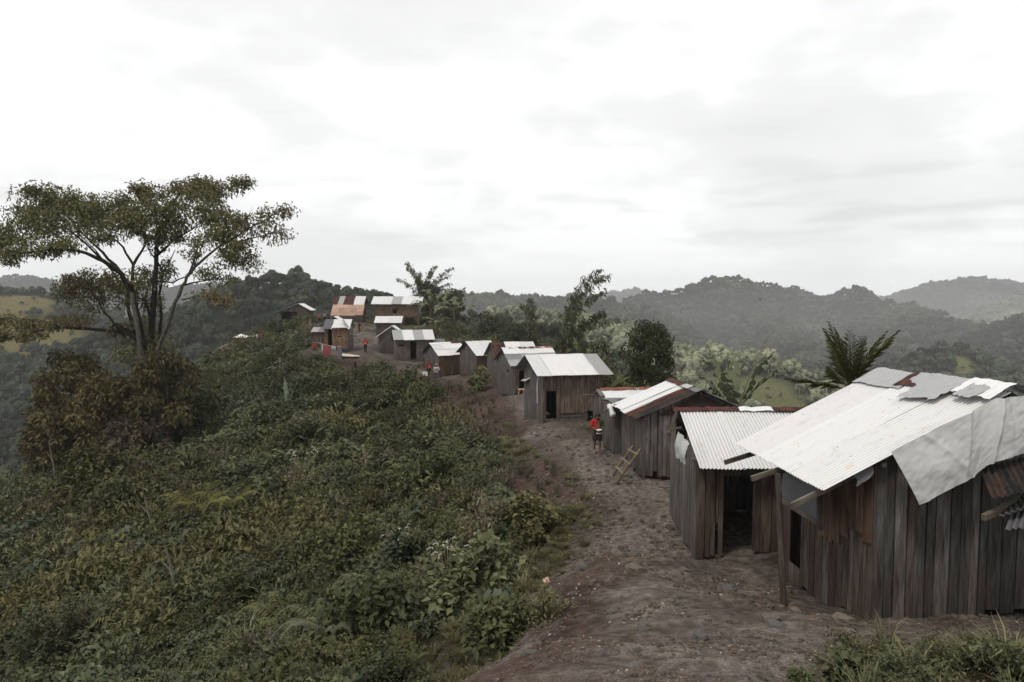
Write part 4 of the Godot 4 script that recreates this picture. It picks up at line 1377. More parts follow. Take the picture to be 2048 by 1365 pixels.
	drape(tp, "sheet", [P(1783, 904, 8.72) - w0, P(1850, 869, 8.72) - w0, P(1925, 832, 8.72) - w0, P(1992, 796, 8.72) - w0, P(2050, 792, 8.7) - w0, P(2150, 840, 8.7) - w0], [P(1838, 1010, 8.62) - w0, P(1890, 984, 8.58) - w0, P(1950, 955, 8.6) - w0, P(1985, 925, 8.55) - w0, P(2045, 908, 8.58) - w0, P(2150, 890, 8.6) - w0], M.tarp, Color(0.47, 0.47, 0.46), 0.055, 110, 40, 0.03, Vector3(0, 0, 1), [[0.44, 0.035, 0.1], [0.63, 0.07, 0.04], [0.7, -0.03, -0.05], [0.86, 0.08, 0.0], [0.2, 0.02, -0.2]])

	# 2: the hut behind it, eave to the camera, dark doorway
	var h2 := place({"o": P(1390, 1119, 13.0), "a": yaw(-3), "s": -1.0, "L": 3.2, "W": 2.8, "wh": 2.0, "rise": 0.64, "rp": 0.62, "ov": 0.34, "ovx": 0.12, "ovx1": 0.02, "pw": 0.16, "label": "second plank hut with a white corrugated roof and a dark open doorway facing the camera", "near": [["white", "white", "white", "white"]], "far": [["dull", "dull", "rust"]],
		"cap": ["red", "rust", "white", "rust", "red"], "open": {"front": [[0.52, 1.08, -0.3, 1.66], [0.38, 0.43, 0.1, 0.75]], "back": [[1.6, 1.82, -0.5, 0.12]], "left": [[0.9, 2.2, 1.75, 2.6]]}, "tone": {"front": Color(0.165, 0.13, 0.11), "left": Color(0.19, 0.176, 0.165)}, "rough": 0.5})
	inv = h2.transform.affine_inverse()
	stick(h2, "gable_strut", inv * P(1341, 862, 14.4), inv * P(1354, 822, 14.4), 0.04, 0.04, Color(0.15, 0.13, 0.11))
	stick(h2, "gable_strut", inv * P(1336, 860, 14.4), inv * P(1364, 855, 14.2), 0.04, 0.04, Color(0.15, 0.13, 0.11))
	var fl := thing("cloth_flap", P(1362, 890, 12.9), "torn white cloth hanging from the roof edge of the second hut", "cloth")
	w0 = fl.position
	drape(fl, "sheet", [P(1357, 862, 13.1) - w0, P(1378, 888, 12.6) - w0], [P(1353, 914, 13.1) - w0, P(1370, 930, 12.6) - w0], M.cloth, Color(0.42, 0.42, 0.41), 0.06, 14, 16, 0.05, Vector3(-1, 0, 0.3))

	# 3: gable end to the camera, white and rusty roof
	var h3 := place({"o": P(1284, 950, 19.2), "a": Vector2(-0.1, -1).normalized(), "s": 1.0, "L": 2.3, "W": 3.3, "wh": 1.7, "rise": 0.68, "ov": 0.2, "ovx": 0.2, "pw": 0.13, "label": "grey plank hut whose roof is half white tin and half rusty brown, above a ladder", "near": [["dark", "rust", "white", "white", "white"]], "far": [["slate", "slate", "slate"]], "cap": ["slate", "dull", "rust", "rust"], "ragged": 0.3})
	drape(h3, "gable_sheet", [Vector3(-0.05, 1.76, 0.5), Vector3(-0.05, 2.33, 1.65), Vector3(-0.05, 1.76, 2.8)], [Vector3(-0.06, 1.72, 0.5), Vector3(-0.06, 1.74, 2.8)], M.rust, Color(0.06, 0.045, 0.042), 0.02, 16, 6, 0.01, Vector3(-1, 0, 0))
	# 4: the narrow annex
	place({"name": "plank_annex", "o": P(1229, 916, 21.6), "a": yaw(7), "s": -1.0, "L": 0.95, "W": 1.5, "wh": 1.66, "rise": 0.06, "ov": 0.02, "ovx": 0.03, "pw": 0.11, "label": "narrow plank annex with poles and rags on its flat top", "cat": "annex", "near": [["slate"]], "far": [["slate"]], "rafters": false})
	# 5: low hut with the orange ridge cap
	var h5 := place({"o": P(1229, 895, 24.0), "a": yaw(5), "s": -1.0, "L": 2.7, "W": 3.7, "wh": 1.3, "rise": 0.52, "ov": 0.22, "ovx": 0.12, "pw": 0.13, "label": "low plank hut with an orange ridge cap over white corrugated tin", "near": [["white", "white", "white"]], "far": [["dull", "rust"]], "cap": ["orange", "orange"], "capw": 0.22})
	inv = h5.transform.affine_inverse()
	stick(h5, "roof_weight", inv * P(1196, 780, 25.6), inv * P(1206, 794, 25.0), 0.16, 0.05, Color(0.2, 0.19, 0.18))
	stick(h5, "roof_weight", inv * P(1164, 790, 26.2), inv * P(1200, 792, 25.8), 0.1, 0.05, Color(0.1, 0.09, 0.08))
	# 6: the tall hut with the clean white roof
	var h6 := place({"o": P(1086, 848, 29.5), "a": yaw(13), "s": -1.0, "L": 2.75, "W": 3.4, "wh": 2.22, "rise": 0.62, "rp": 0.55, "ov": 0.3, "ovx": 0.36, "pw": 0.13, "label": "tall plank hut with a clean white tin roof and boards hanging ragged above the ground", "near": [["white", "white", "white", "white", "dull"]], "far": [["dull", "dull", "dull"]],
		"open": {"front": [[0.14, 0.6, 0.2, 1.42], [0.78, 2.02, -0.3, 0.42], [2.02, 2.75, -0.3, 0.5]]}, "tone": {"front": Color(0.21, 0.158, 0.128), "left": Color(0.22, 0.212, 0.2)}, "rough": 0.4})
	for k in 3:
		var b := MB.new()
		b.hexa([Vector3(0.75, -0.12 + k * 0.17, 0.02), Vector3(2.05, -0.1 + k * 0.17, 0.02), Vector3(2.05, -0.1 + k * 0.17, -0.005), Vector3(0.75, -0.12 + k * 0.17, -0.005), Vector3(0.75, 0.03 + k * 0.17, 0.02), Vector3(2.05, 0.06 + k * 0.17, 0.02), Vector3(2.05, 0.06 + k * 0.17, -0.005), Vector3(0.75, 0.03 + k * 0.17, -0.005)], vary(Color(0.12, 0.11, 0.1), 0.15), 0.2, 0.6)
		obj("board", b.mesh(M.wood), h6)
	inv = h6.transform.affine_inverse()
	drape(h6, "side_sheet", [inv * P(1066, 748, 31.5), inv * P(1077, 750, 30.2)], [inv * P(1066, 800, 31.5), inv * P(1076, 808, 30.2)], M.tin, Color(0.34, 0.36, 0.38), 0.02, 8, 10, 0.01, Vector3(-1, 0, 0))
	tin_sheet(h6, "side_roof", inv * P(1058, 752, 33.0), (inv * P(1069, 752, 31.2) - inv * P(1058, 752, 33.0)).normalized(), 1.5, (inv * P(1046, 760, 33.2) - inv * P(1058, 752, 33.0)).normalized(), 0.55, "dull", 0.09, 4)
	# 7, 8: the pair with patched roofs
	place({"o": P(1024, 790, 40.0), "a": yaw(17), "s": -1.0, "L": 2.8, "W": 3.2, "wh": 1.85, "rise": 0.78, "ov": 0.3, "ovx": 0.2, "pw": 0.14, "label": "grey plank hut with a patchwork roof of grey sheets under an orange ridge", "near": [["white", "white", "white"], ["grey", "dull", "dull"], ["dull", "grey", "dull", "dull"]], "far": [["dull"]], "cap": ["orange", "rust", "orange"], "capw": 0.2,
		"open": {"front": [[0.46, 0.98, 0.05, 1.42]], "left": [[0.7, 1.0, 1.25, 1.42]]}, "wave": 0.1, "fold": 4, "tone": {"front": Color(0.2, 0.15, 0.12)}})
	place({"o": on_ground(P(996, 760, 45.5)), "a": yaw(16), "s": -1.0, "L": 2.7, "W": 3.0, "wh": 2.1, "rise": 0.85, "ov": 0.3, "ovx": 0.2, "pw": 0.15, "label": "hut tucked behind the patchwork roof, its tin half dark red and half white", "near": [["rust", "white", "white"]], "far": [["dull"]], "wave": 0.12, "fold": 4, "sep": false})
	# 9, 10: two huts that turn their grey gables to the path
	place({"o": P(952, 750, 52.5), "a": yaw(36), "s": -1.0, "L": 1.9, "W": 2.4, "wh": 1.72, "rise": 0.78, "ov": 0.3, "ovx": 0.22, "pw": 0.13, "label": "windowless grey gabled hut just right of the one with bright brown front boards", "near": [["white", "white"]], "far": [["slate"]], "wave": 0.12, "fold": 4, "sep": false, "tone": {"front": Color(0.2, 0.125, 0.09)}})
	place({"o": P(878, 748, 55.0), "a": yaw(34), "s": -1.0, "L": 2.4, "W": 2.5, "wh": 1.62, "rise": 0.76, "ov": 0.25, "ovx": 0.22, "pw": 0.13, "label": "gabled hut with bright brown front boards, behind the person with the white container", "near": [["white", "white", "white"], ["white", "white"]], "far": [["slate"]], "cap": ["white", "white", "rust"], "wave": 0.12, "fold": 4, "sep": false, "tone": {"front": Color(0.26, 0.16, 0.11)}})
	# 11: the long hut with door and slot, and its lean-to
	place({"o": P(792, 717, 66.0), "a": yaw(15), "s": -1.0, "L": 3.5, "W": 3.0, "wh": 1.9, "rise": 0.75, "ov": 0.25, "ovx": 0.25, "pw": 0.15, "label": "long plank hut with a dull white roof, a narrow doorway and a small slot window", "near": [["dull", "white", "dull", "white"]], "far": [["dull"]], "wave": 0.14, "fold": 4, "sep": false, "open": {"front": [[1.4, 1.95, -0.2, 1.6], [0.25, 0.7, 1.15, 1.35]]}, "tone": {"front": Color(0.21, 0.18, 0.165), "left": Color(0.26, 0.25, 0.24)}})
	place({"name": "lean_to", "o": P(868, 713, 66.6), "a": yaw(15), "s": -1.0, "L": 1.1, "W": 2.0, "wh": 1.3, "rise": 0.3, "ov": 0.15, "ovx": 0.05, "pw": 0.15, "label": "low lean-to with a dark roof at the right end of the long hut", "cat": "lean-to", "near": [["slate"]], "far": [["slate"]], "wave": 0.14, "fold": 4, "sep": false})
	# 12, 13: white roofs at the turn of the path
	place({"o": P(757, 703, 69.0), "a": Vector2(-0.12, -1).normalized(), "s": 1.0, "L": 2.6, "W": 2.7, "wh": 1.55, "rise": 0.95, "ov": 0.3, "ovx": 0.25, "pw": 0.16, "label": "small hut with rumpled white roof sheets left of the long hut", "near": [["white", "dull", "white"], ["dull", "white"]], "far": [["dull", "white"]], "wave": 0.14, "fold": 4, "sep": false, "rough": 2.5})
	place({"o": on_ground(P(752, 668, 82.0)), "a": yaw(3), "s": -1.0, "L": 2.9, "W": 2.6, "wh": 1.5, "rise": 0.6, "ov": 0.3, "ovx": 0.2, "pw": 0.16, "label": "small hut with a plain white roof just below the big stilt house", "near": [["white", "white"]], "far": [["dull"]], "wave": 0.14, "fold": 4, "sep": false})
	# 14: the big house on stilts
	var h14 := place({"name": "stilt_house", "o": on_ground(P(751, 655, 104.0)), "a": yaw(3), "s": -1.0, "L": 6.5, "W": 5.0, "wh": 3.25, "rise": 0.95, "ov": 0.55, "ovx": 0.6, "pw": 0.2, "lift": 1.1, "label": "big brown plank house on stilts, long white roof, highest on the ridge", "cat": "house", "near": [["white", "white", "dull", "white", "white"]], "far": [["dull"]], "wave": 0.16, "fold": 4, "sep": false,
		"open": {"front": [[2.6, 3.25, 1.7, 2.35]]}, "wood": Color(0.33, 0.225, 0.165)})
	inv = h14.transform.affine_inverse()
	place({"o": on_ground(P(814, 640, 114.0)), "a": yaw(0), "s": -1.0, "L": 1.1, "W": 1.4, "wh": 4.4, "rise": 0.35, "ov": 0.1, "ovx": 0.1, "pw": 0.2, "name": "watch_hut", "label": "tiny white roof showing above the big stilt house", "near": [["white"]], "far": [["white"]], "wave": 0.16, "fold": 4, "sep": false})
	# 16: open shelter with the split-bamboo roof, 17: red-roofed house behind it
	place({"name": "open_shelter", "o": on_ground(P(664, 650, 97.0)), "a": yaw(2), "s": -1.0, "L": 4.2, "W": 3.0, "wh": 1.75, "rise": 1.2, "ov": 0.3, "ovx": 0.15, "label": "open shelter roofed with pinkish orange split bamboo", "cat": "shelter", "none": ["front", "left", "right", "back"], "near": [["bamboo", "bamboo", "bamboo", "bamboo"], ["bamboo", "bamboo", "bamboo", "bamboo", "bamboo"], ["bamboo", "bamboo", "bamboo", "bamboo"]], "far": [["bamboo"]], "wave": 0.2, "fold": 4, "sep": false, "wood": Color(0.25, 0.15, 0.1), "rough": 2.0})
	place({"o": on_ground(P(670, 640, 108.0)), "a": yaw(2), "s": -1.0, "L": 4.3, "W": 3.6, "wh": 2.9, "rise": 1.1, "ov": 0.4, "ovx": 0.3, "pw": 0.2, "label": "house with dark red roof sheets and one white end, behind the bamboo-roofed shelter", "cat": "house", "near": [["rust", "dull", "rust", "rust", "white", "white"]], "far": [["dull"]], "wave": 0.16, "fold": 4, "sep": false, "wood": Color(0.17, 0.12, 0.095)})
	# 18: tan hut at the left of the path with its lean-to, 19 behind it
	var h18 := place({"o": P(649, 697, 68.0), "a": yaw(2), "s": -1.0, "L": 2.35, "W": 2.6, "wh": 2.05, "rise": 0.78, "ov": 0.2, "ovx": 0.15, "pw": 0.2, "label": "tan plank hut left of the path, roof part slate grey and part white", "near": [["slate", "white", "white"]], "far": [["dull"]], "wave": 0.14, "fold": 4, "open": {"front": [[0.36, 0.76, -0.2, 1.9], [1.35, 1.7, 1.1, 1.22]]}, "tone": {"front": TAN, "left": Color(0.22, 0.165, 0.125)}, "seen": ["front"]})
	inv = h18.transform.affine_inverse()
	stick(h18, "eave_board", Vector3(0.8, 1.98, 0.24), Vector3(2.35, 2.02, 0.24), 0.03, 0.14, Color(0.22, 0.06, 0.04))
	tin_sheet(h18, "side_sheet", inv * P(683, 640, 68.2), Vector3(0, 0, -1), 1.0, (inv * P(699, 657, 68.0) - inv * P(683, 640, 68.2)).normalized(), 1.2, "dull", 0.14, 4)
	place({"name": "lean_to", "o": P(625, 695, 68.0), "a": yaw(2), "s": -1.0, "L": 1.2, "W": 1.9, "wh": 1.6, "rise": 0.35, "ov": 0.2, "ovx": 0.12, "pw": 0.17, "label": "lean-to of reddish boards at the left side of the tan hut", "cat": "lean-to", "near": [["dull", "grey"]], "far": [["grey"]], "wave": 0.14, "fold": 4, "sep": false, "wood": Color(0.19, 0.13, 0.11)})
	place({"o": on_ground(P(642, 668, 77.0)), "a": Vector2(-0.1, -1).normalized(), "s": 1.0, "L": 2.4, "W": 2.9, "wh": 1.7, "rise": 0.9, "ov": 0.25, "ovx": 0.2, "pw": 0.16, "label": "hut whose gable peeks over the tan hut's roof", "near": [["slate", "dull"]], "far": [["white", "white"]], "wave": 0.14, "fold": 4, "sep": false})
	# 20: the lone hut far left
	place({"o": P(560, 641, 108.0), "a": Vector2(-0.1, -1).normalized(), "s": 1.0, "L": 3.6, "W": 4.4, "wh": 1.45, "rise": 1.15, "rp": 0.66, "wh2": 1.75, "ov": 0.8, "ov2": 0.4, "ovx": 0.3, "pw": 0.18, "label": "lone hut on the left rise with a swept dark roof and an open front", "near": [["grey"]], "far": [["white"]], "wave": 0.16, "fold": 4, "sep": false, "open": {"left": [[0.2, 2.6, 0.1, 1.35]]}, "wood": Color(0.15, 0.115, 0.095)})

func make_goods() -> void:
	rng.seed = 21
	# the pole ladder leaning against the annex
	var a := on_ground(P(1234, 953, 18.9), 0.03); var b := on_ground(P(1225, 943, 19.5), 0.03)
	var top_a := P(1282, 898, 18.85); var top_b := P(1267, 892, 19.4)
	var ld := thing("ladder", a, "homemade pole ladder with three rungs leaning by the grey hut", "ladder")
	for s in [[a, top_a], [b, top_b]]:
		var m := MB.new()
		m.tube([s[0] - a, (s[0] + s[1]) * 0.5 - a + Vector3(0, 0.015, 0), s[1] - a], [0.05, 0.045, 0.038], 8, Color(0.24, 0.185, 0.13))
		obj("rail", m.mesh(M.bark, true), ld)
	for t in [0.22, 0.5, 0.8]:
		var m := MB.new()
		var p: Vector3 = a.lerp(top_a, t) - a; var q: Vector3 = b.lerp(top_b, t) - a
		var d := (q - p).normalized() * 0.1
		m.bar(p - d + Vector3(0, 0.05, 0), q + d + Vector3(0, 0.05, 0), 0.06, 0.03, Color(0.3, 0.24, 0.17))
		obj("rung", m.mesh(M.wood), ld)
	# poles, rags and a rolled sheet on the annex
	var poles := thing("pole_bundle", P(1262, 806, 21.9), "bundle of crooked poles lying across the annex top", "poles")
	for q in [[1205, 824, 21.4, 1262, 806, 22.0], [1230, 808, 21.8, 1258, 803, 22.3], [1240, 820, 21.8, 1310, 786, 22.6], [1236, 800, 21.9, 1262, 806, 21.9], [1250, 812, 21.8, 1300, 800, 22.4], [1262, 800, 22.2, 1292, 792, 22.5]]:
		var m := MB.new()
		m.tube([P(q[0], q[1], q[2]) - poles.position, (P(q[0], q[1], q[2]) + P(q[3], q[4], q[5])) * 0.5 - poles.position + Vector3(0, rf(0, 0.05), 0), P(q[3], q[4], q[5]) - poles.position], [0.03, 0.027, 0.02], 6, vary(Color(0.17, 0.145, 0.12), 0.2))
		obj("pole", m.mesh(M.bark, true), poles)
	for q in [["black cloth hanging over the annex front", 1246, 814, 1260, 814, 1244, 832, 1259, 834, Color(0.014, 0.014, 0.015)], ["brown rag hanging near the annex corner", 1266, 826, 1276, 824, 1262, 852, 1270, 855, Color(0.17, 0.12, 0.1)], ["small red rag at the left end of the annex top", 1227, 809, 1233, 808, 1228, 814, 1234, 815, Color(0.3, 0.025, 0.03)], ["dark red bundle of cloth on the annex roof", 1254, 806, 1268, 800, 1256, 813, 1270, 811, Color(0.2, 0.03, 0.03)]]:
		var t := thing("hanging_cloth", P((q[1] + q[3]) * 0.5, q[2], 21.45), q[0], "cloth")
		drape(t, "cloth", [P(q[1], q[2], 21.45) - t.position, P(q[3], q[4], 21.45) - t.position], [P(q[5], q[6], 21.4) - t.position, P(q[7], q[8], 21.4) - t.position], M.cloth, q[9], 0.05, 10, 10, 0.05)
	var roll := thing("rolled_sheet", P(1226, 824, 21.5), "curled white sheet at the corner of the low hut's eave", "sheet")
	var m := MB.new()
	var pts := []; var rad := []
	for k in 7:
		pts.append(Vector3(0, -0.12, 0.12).lerp(Vector3(-0.1, 0.18, -0.2), k / 6.0)); rad.append(0.09 + 0.02 * sin(k * 2.0))
	m.tube(pts, rad, 10, Color(0.6, 0.6, 0.59), true)
	obj("sheet", m.mesh(M.cloth, true), roll)
	# things near the tan hut
	var at := on_ground(P(628, 700, 67.0))
	var bk := thing("bucket", at + Vector3(0, 0.35, 0), "orange red bucket on a stump by the lean-to", "bucket")
	bucket(bk, 0.24, 0.36, Color(0.36, 0.06, 0.03))
	var st := thing("stump", at, "short stump under the orange red bucket", "stump")
	m = MB.new()
	m.tube([Vector3(0, -0.2, 0), Vector3(0, 0.345, 0)], [0.2, 0.17], 9, Color(0.12, 0.1, 0.08))
	obj("wood", m.mesh(M.bark, true), st)
	var l0 := on_ground(P(634, 710, 66.0)); var l1 := on_ground(P(683, 714, 65.0))
	for e in [[l0, "left end post of the washing line below the tan hut"], [l1, "right end post of the washing line below the tan hut"]]:
		var t := thing("line_post", e[0], e[1], "post")
		m = MB.new()
		m.tube([Vector3(0, -0.2, 0), Vector3(0.02, 1.25, 0)], [0.035, 0.025], 6, Color(0.2, 0.17, 0.13))
		obj("pole", m.mesh(M.bark, true), t)
	var ln := thing("washing_line", (l0 + l1) * 0.5 + Vector3(0, 1.2, 0), "thin pale washing line strung below the tan hut", "washing line")
	m = MB.new()
	var c0 := l0 + Vector3(0, 1.22, 0); var c1 := l1 + Vector3(0, 1.22, 0)
	pts = []; rad = []
	for k in 9:
		pts.append(c0.lerp(c1, k / 8.0) - ln.position - Vector3(0, 0.1 * sin(PI * k / 8.0), 0)); rad.append(0.012)
	m.tube(pts, rad, 5, Color(0.55, 0.55, 0.55))
	obj("cord", m.mesh(M.plastic, true), ln)
	for q in [[0.40, 0.33, 1.0, "red patterned sheet on the washing line", Color(0.25, 0.062, 0.068)], [0.68, 0.18, 0.34, "pale green towel on the washing line, right of the red sheet", Color(0.34, 0.38, 0.35)], [0.22, 0.06, 0.6, "white strip of cloth on the washing line, left of the red sheet", Color(0.5, 0.52, 0.5)], [0.93, 0.16, 1.15, "grey blue garment at the right end of the washing line", Color(0.13, 0.14, 0.17)]]:
		var p0: Vector3 = c0.lerp(c1, q[0] - q[1] * 0.5) - Vector3(0, 0.1, 0); var p1: Vector3 = c0.lerp(c1, q[0] + q[1] * 0.5) - Vector3(0, 0.1, 0)
		var t := thing("laundry", (p0 + p1) * 0.5, q[3], "laundry")
		var dn := Vector3(0, -q[2], 0)
		drape(t, "cloth", [p0 - t.position, p1 - t.position], [p0 + dn - t.position, p1 + dn * rf(0.9, 1.05) - t.position], M.cloth, q[4], 0.06, 12, 12, 0.03)
	at = on_ground(P(696, 706, 66.0))
	var mt := thing("drying_mat", at, "pale mat spread to dry on the ground beside the washing line", "mat")
	drape(mt, "mat", [Vector3(-0.8, 0.3, -0.8), Vector3(0.6, 0.12, -0.6)], [Vector3(-0.9, 0.12, 0.6), Vector3(1.3, 0.06, 0.5)], M.cloth, Color(0.5, 0.43, 0.34), 0.05, 12, 8, 0.04, Vector3(0, 1, 0))
	at = on_ground(P(688, 692, 67.0))
	var dk := thing("dark_cloth", at, "black cloth thrown over a low bush behind the drying mat", "cloth")
	drape(dk, "cloth", [Vector3(-0.5, 0.55, -0.3), Vector3(0.7, 0.4, -0.3)], [Vector3(-0.3, 0.1, 0.4), Vector3(0.4, 0.12, 0.4)], M.cloth, Color(0.015, 0.014, 0.016), 0.12, 12, 10, 0.12, Vector3(0, 1, 0.3))
	for q in [[[698, 655, 68.0], [717, 664, 92.0], "slack pale rope from the tan hut's roof to the shelter post"], [[700, 668, 68.0], [726, 664, 84.0], "second rope strung low beside the tan hut"]]:
		var r0 := P(q[0][0], q[0][1], q[0][2]); var r1 := P(q[1][0], q[1][1], q[1][2])
		var t := thing("rope", r0, q[2], "rope")
		m = MB.new()
		pts = []; rad = []
		for k in 9:
			pts.append((r1 - r0) * k / 8.0 - Vector3(0, 0.25 * sin(PI * k / 8.0), 0)); rad.append(0.018)
		m.tube(pts, rad, 5, Color(0.5, 0.48, 0.44))
		obj("cord", m.mesh(M.plastic, true), t)
	# the white tent
	at = on_ground(P(482, 687, 88.5))
	var tent := thing("tent_canopy", at, "white peaked tent canopy on the far left crest", "tent")
	m = MB.new()
	tent.scale = Vector3.ONE * 0.55
	var rim := [Vector3(-1.6, 0.95, 1.3), Vector3(1.5, 0.9, 1.3), Vector3(1.7, 1.0, -1.3), Vector3(-1.5, 1.0, -1.3)]
	for k in 4: m.quad(rim[k], rim[(k + 1) % 4], Vector3(0, 1.75, 0), Vector3(0, 1.75, 0), Color(0.72, 0.7, 0.66))
	obj("canopy_sheet", m.mesh(M.cloth), tent)
	m = MB.new()
	m.quad(Vector3(1.4, 1.0, 1.0), Vector3(2.9, 1.15, 0.9), Vector3(3.0, 1.25, -0.8), Vector3(1.4, 1.2, -0.8), Color(0.68, 0.67, 0.64))
	obj("side_sheet", m.mesh(M.cloth), tent)
	for k in rim:
		m = MB.new()
		m.tube([Vector3(k.x, -0.4, k.z), k], [0.035, 0.03], 6, Color(0.2, 0.17, 0.13))
		obj("pole", m.mesh(M.bark, true), tent)
	# a white sack caught in the slope, odd bits
	at = on_ground(P(921, 862, 37.0))
	var sk := thing("white_sack", at, "small white sack standing out on the weedy slope", "sack")
	m = MB.new()
	m.ball(Vector3(0, 0.2, 0), Vector3(0.14, 0.22, 0.11), Color(0.72, 0.7, 0.66), 8, 10)
	m.ball(Vector3(0.01, 0.42, 0), Vector3(0.05, 0.05, 0.04), Color(0.68, 0.66, 0.62), 5, 8)
	obj("bag", m.mesh(M.cloth, true), sk)
	at = on_ground(P(1092, 1146, 10.4))
	var wr := thing("plastic_wrapper", at + Vector3(0, 0.25, 0), "crumpled peach coloured wrapper caught in the weeds left of the path", "wrapper")
	drape(wr, "foil", [Vector3(-0.05, 0.02, 0), Vector3(0.03, 0.06, 0)], [Vector3(-0.02, -0.04, 0.04), Vector3(0.06, -0.01, 0.05)], M.plastic, Color(0.45, 0.27, 0.19), 0.03, 6, 5, 0.02)
	# charred stump on the bank
	at = on_ground(P(710, 738, 62.0))
	st = thing("burnt_stump", at, "dark burnt stump on the bare bank below the path", "stump")
	m = MB.new()
	m.tube([Vector3(0, -0.2, 0), Vector3(0.03, 0.3, 0), Vector3(0, 0.62, 0.02)], [0.13, 0.1, 0.06], 7, Color(0.03, 0.018, 0.016))
	obj("wood", m.mesh(M.bark), st)
	# the bird
	var bd := thing("bird", P(1521, 600, 120.0), "small black bird flying before the hazy hill", "bird")
	var bm := smooth_mesh([[Vector3(-0.12, 0, 0), Vector3(0.12, 0.02, 0), 0.05, 0.07], [Vector3(0.14, 0.03, 0), Vector3(0.24, 0.05, 0), 0.055, 0.02], [Vector3(-0.1, 0, 0), Vector3(-0.3, -0.02, 0), 0.04, 0.05]], 0.02, 0.02, func(_p: Vector3) -> Color: return Color(0.012, 0.012, 0.013))
	for s in [-1.0, 1.0]:
		bm.quad(Vector3(0.08, 0.03, 0.03 * s), Vector3(0.1, 0.26, 0.2 * s), Vector3(-0.05, 0.42, 0.34 * s), Vector3(-0.1, 0.03, 0.03 * s), Color(0.014, 0.014, 0.015))
	obj("body", bm.mesh(M.hair), bd)
	bd.rotation.y = 0.6

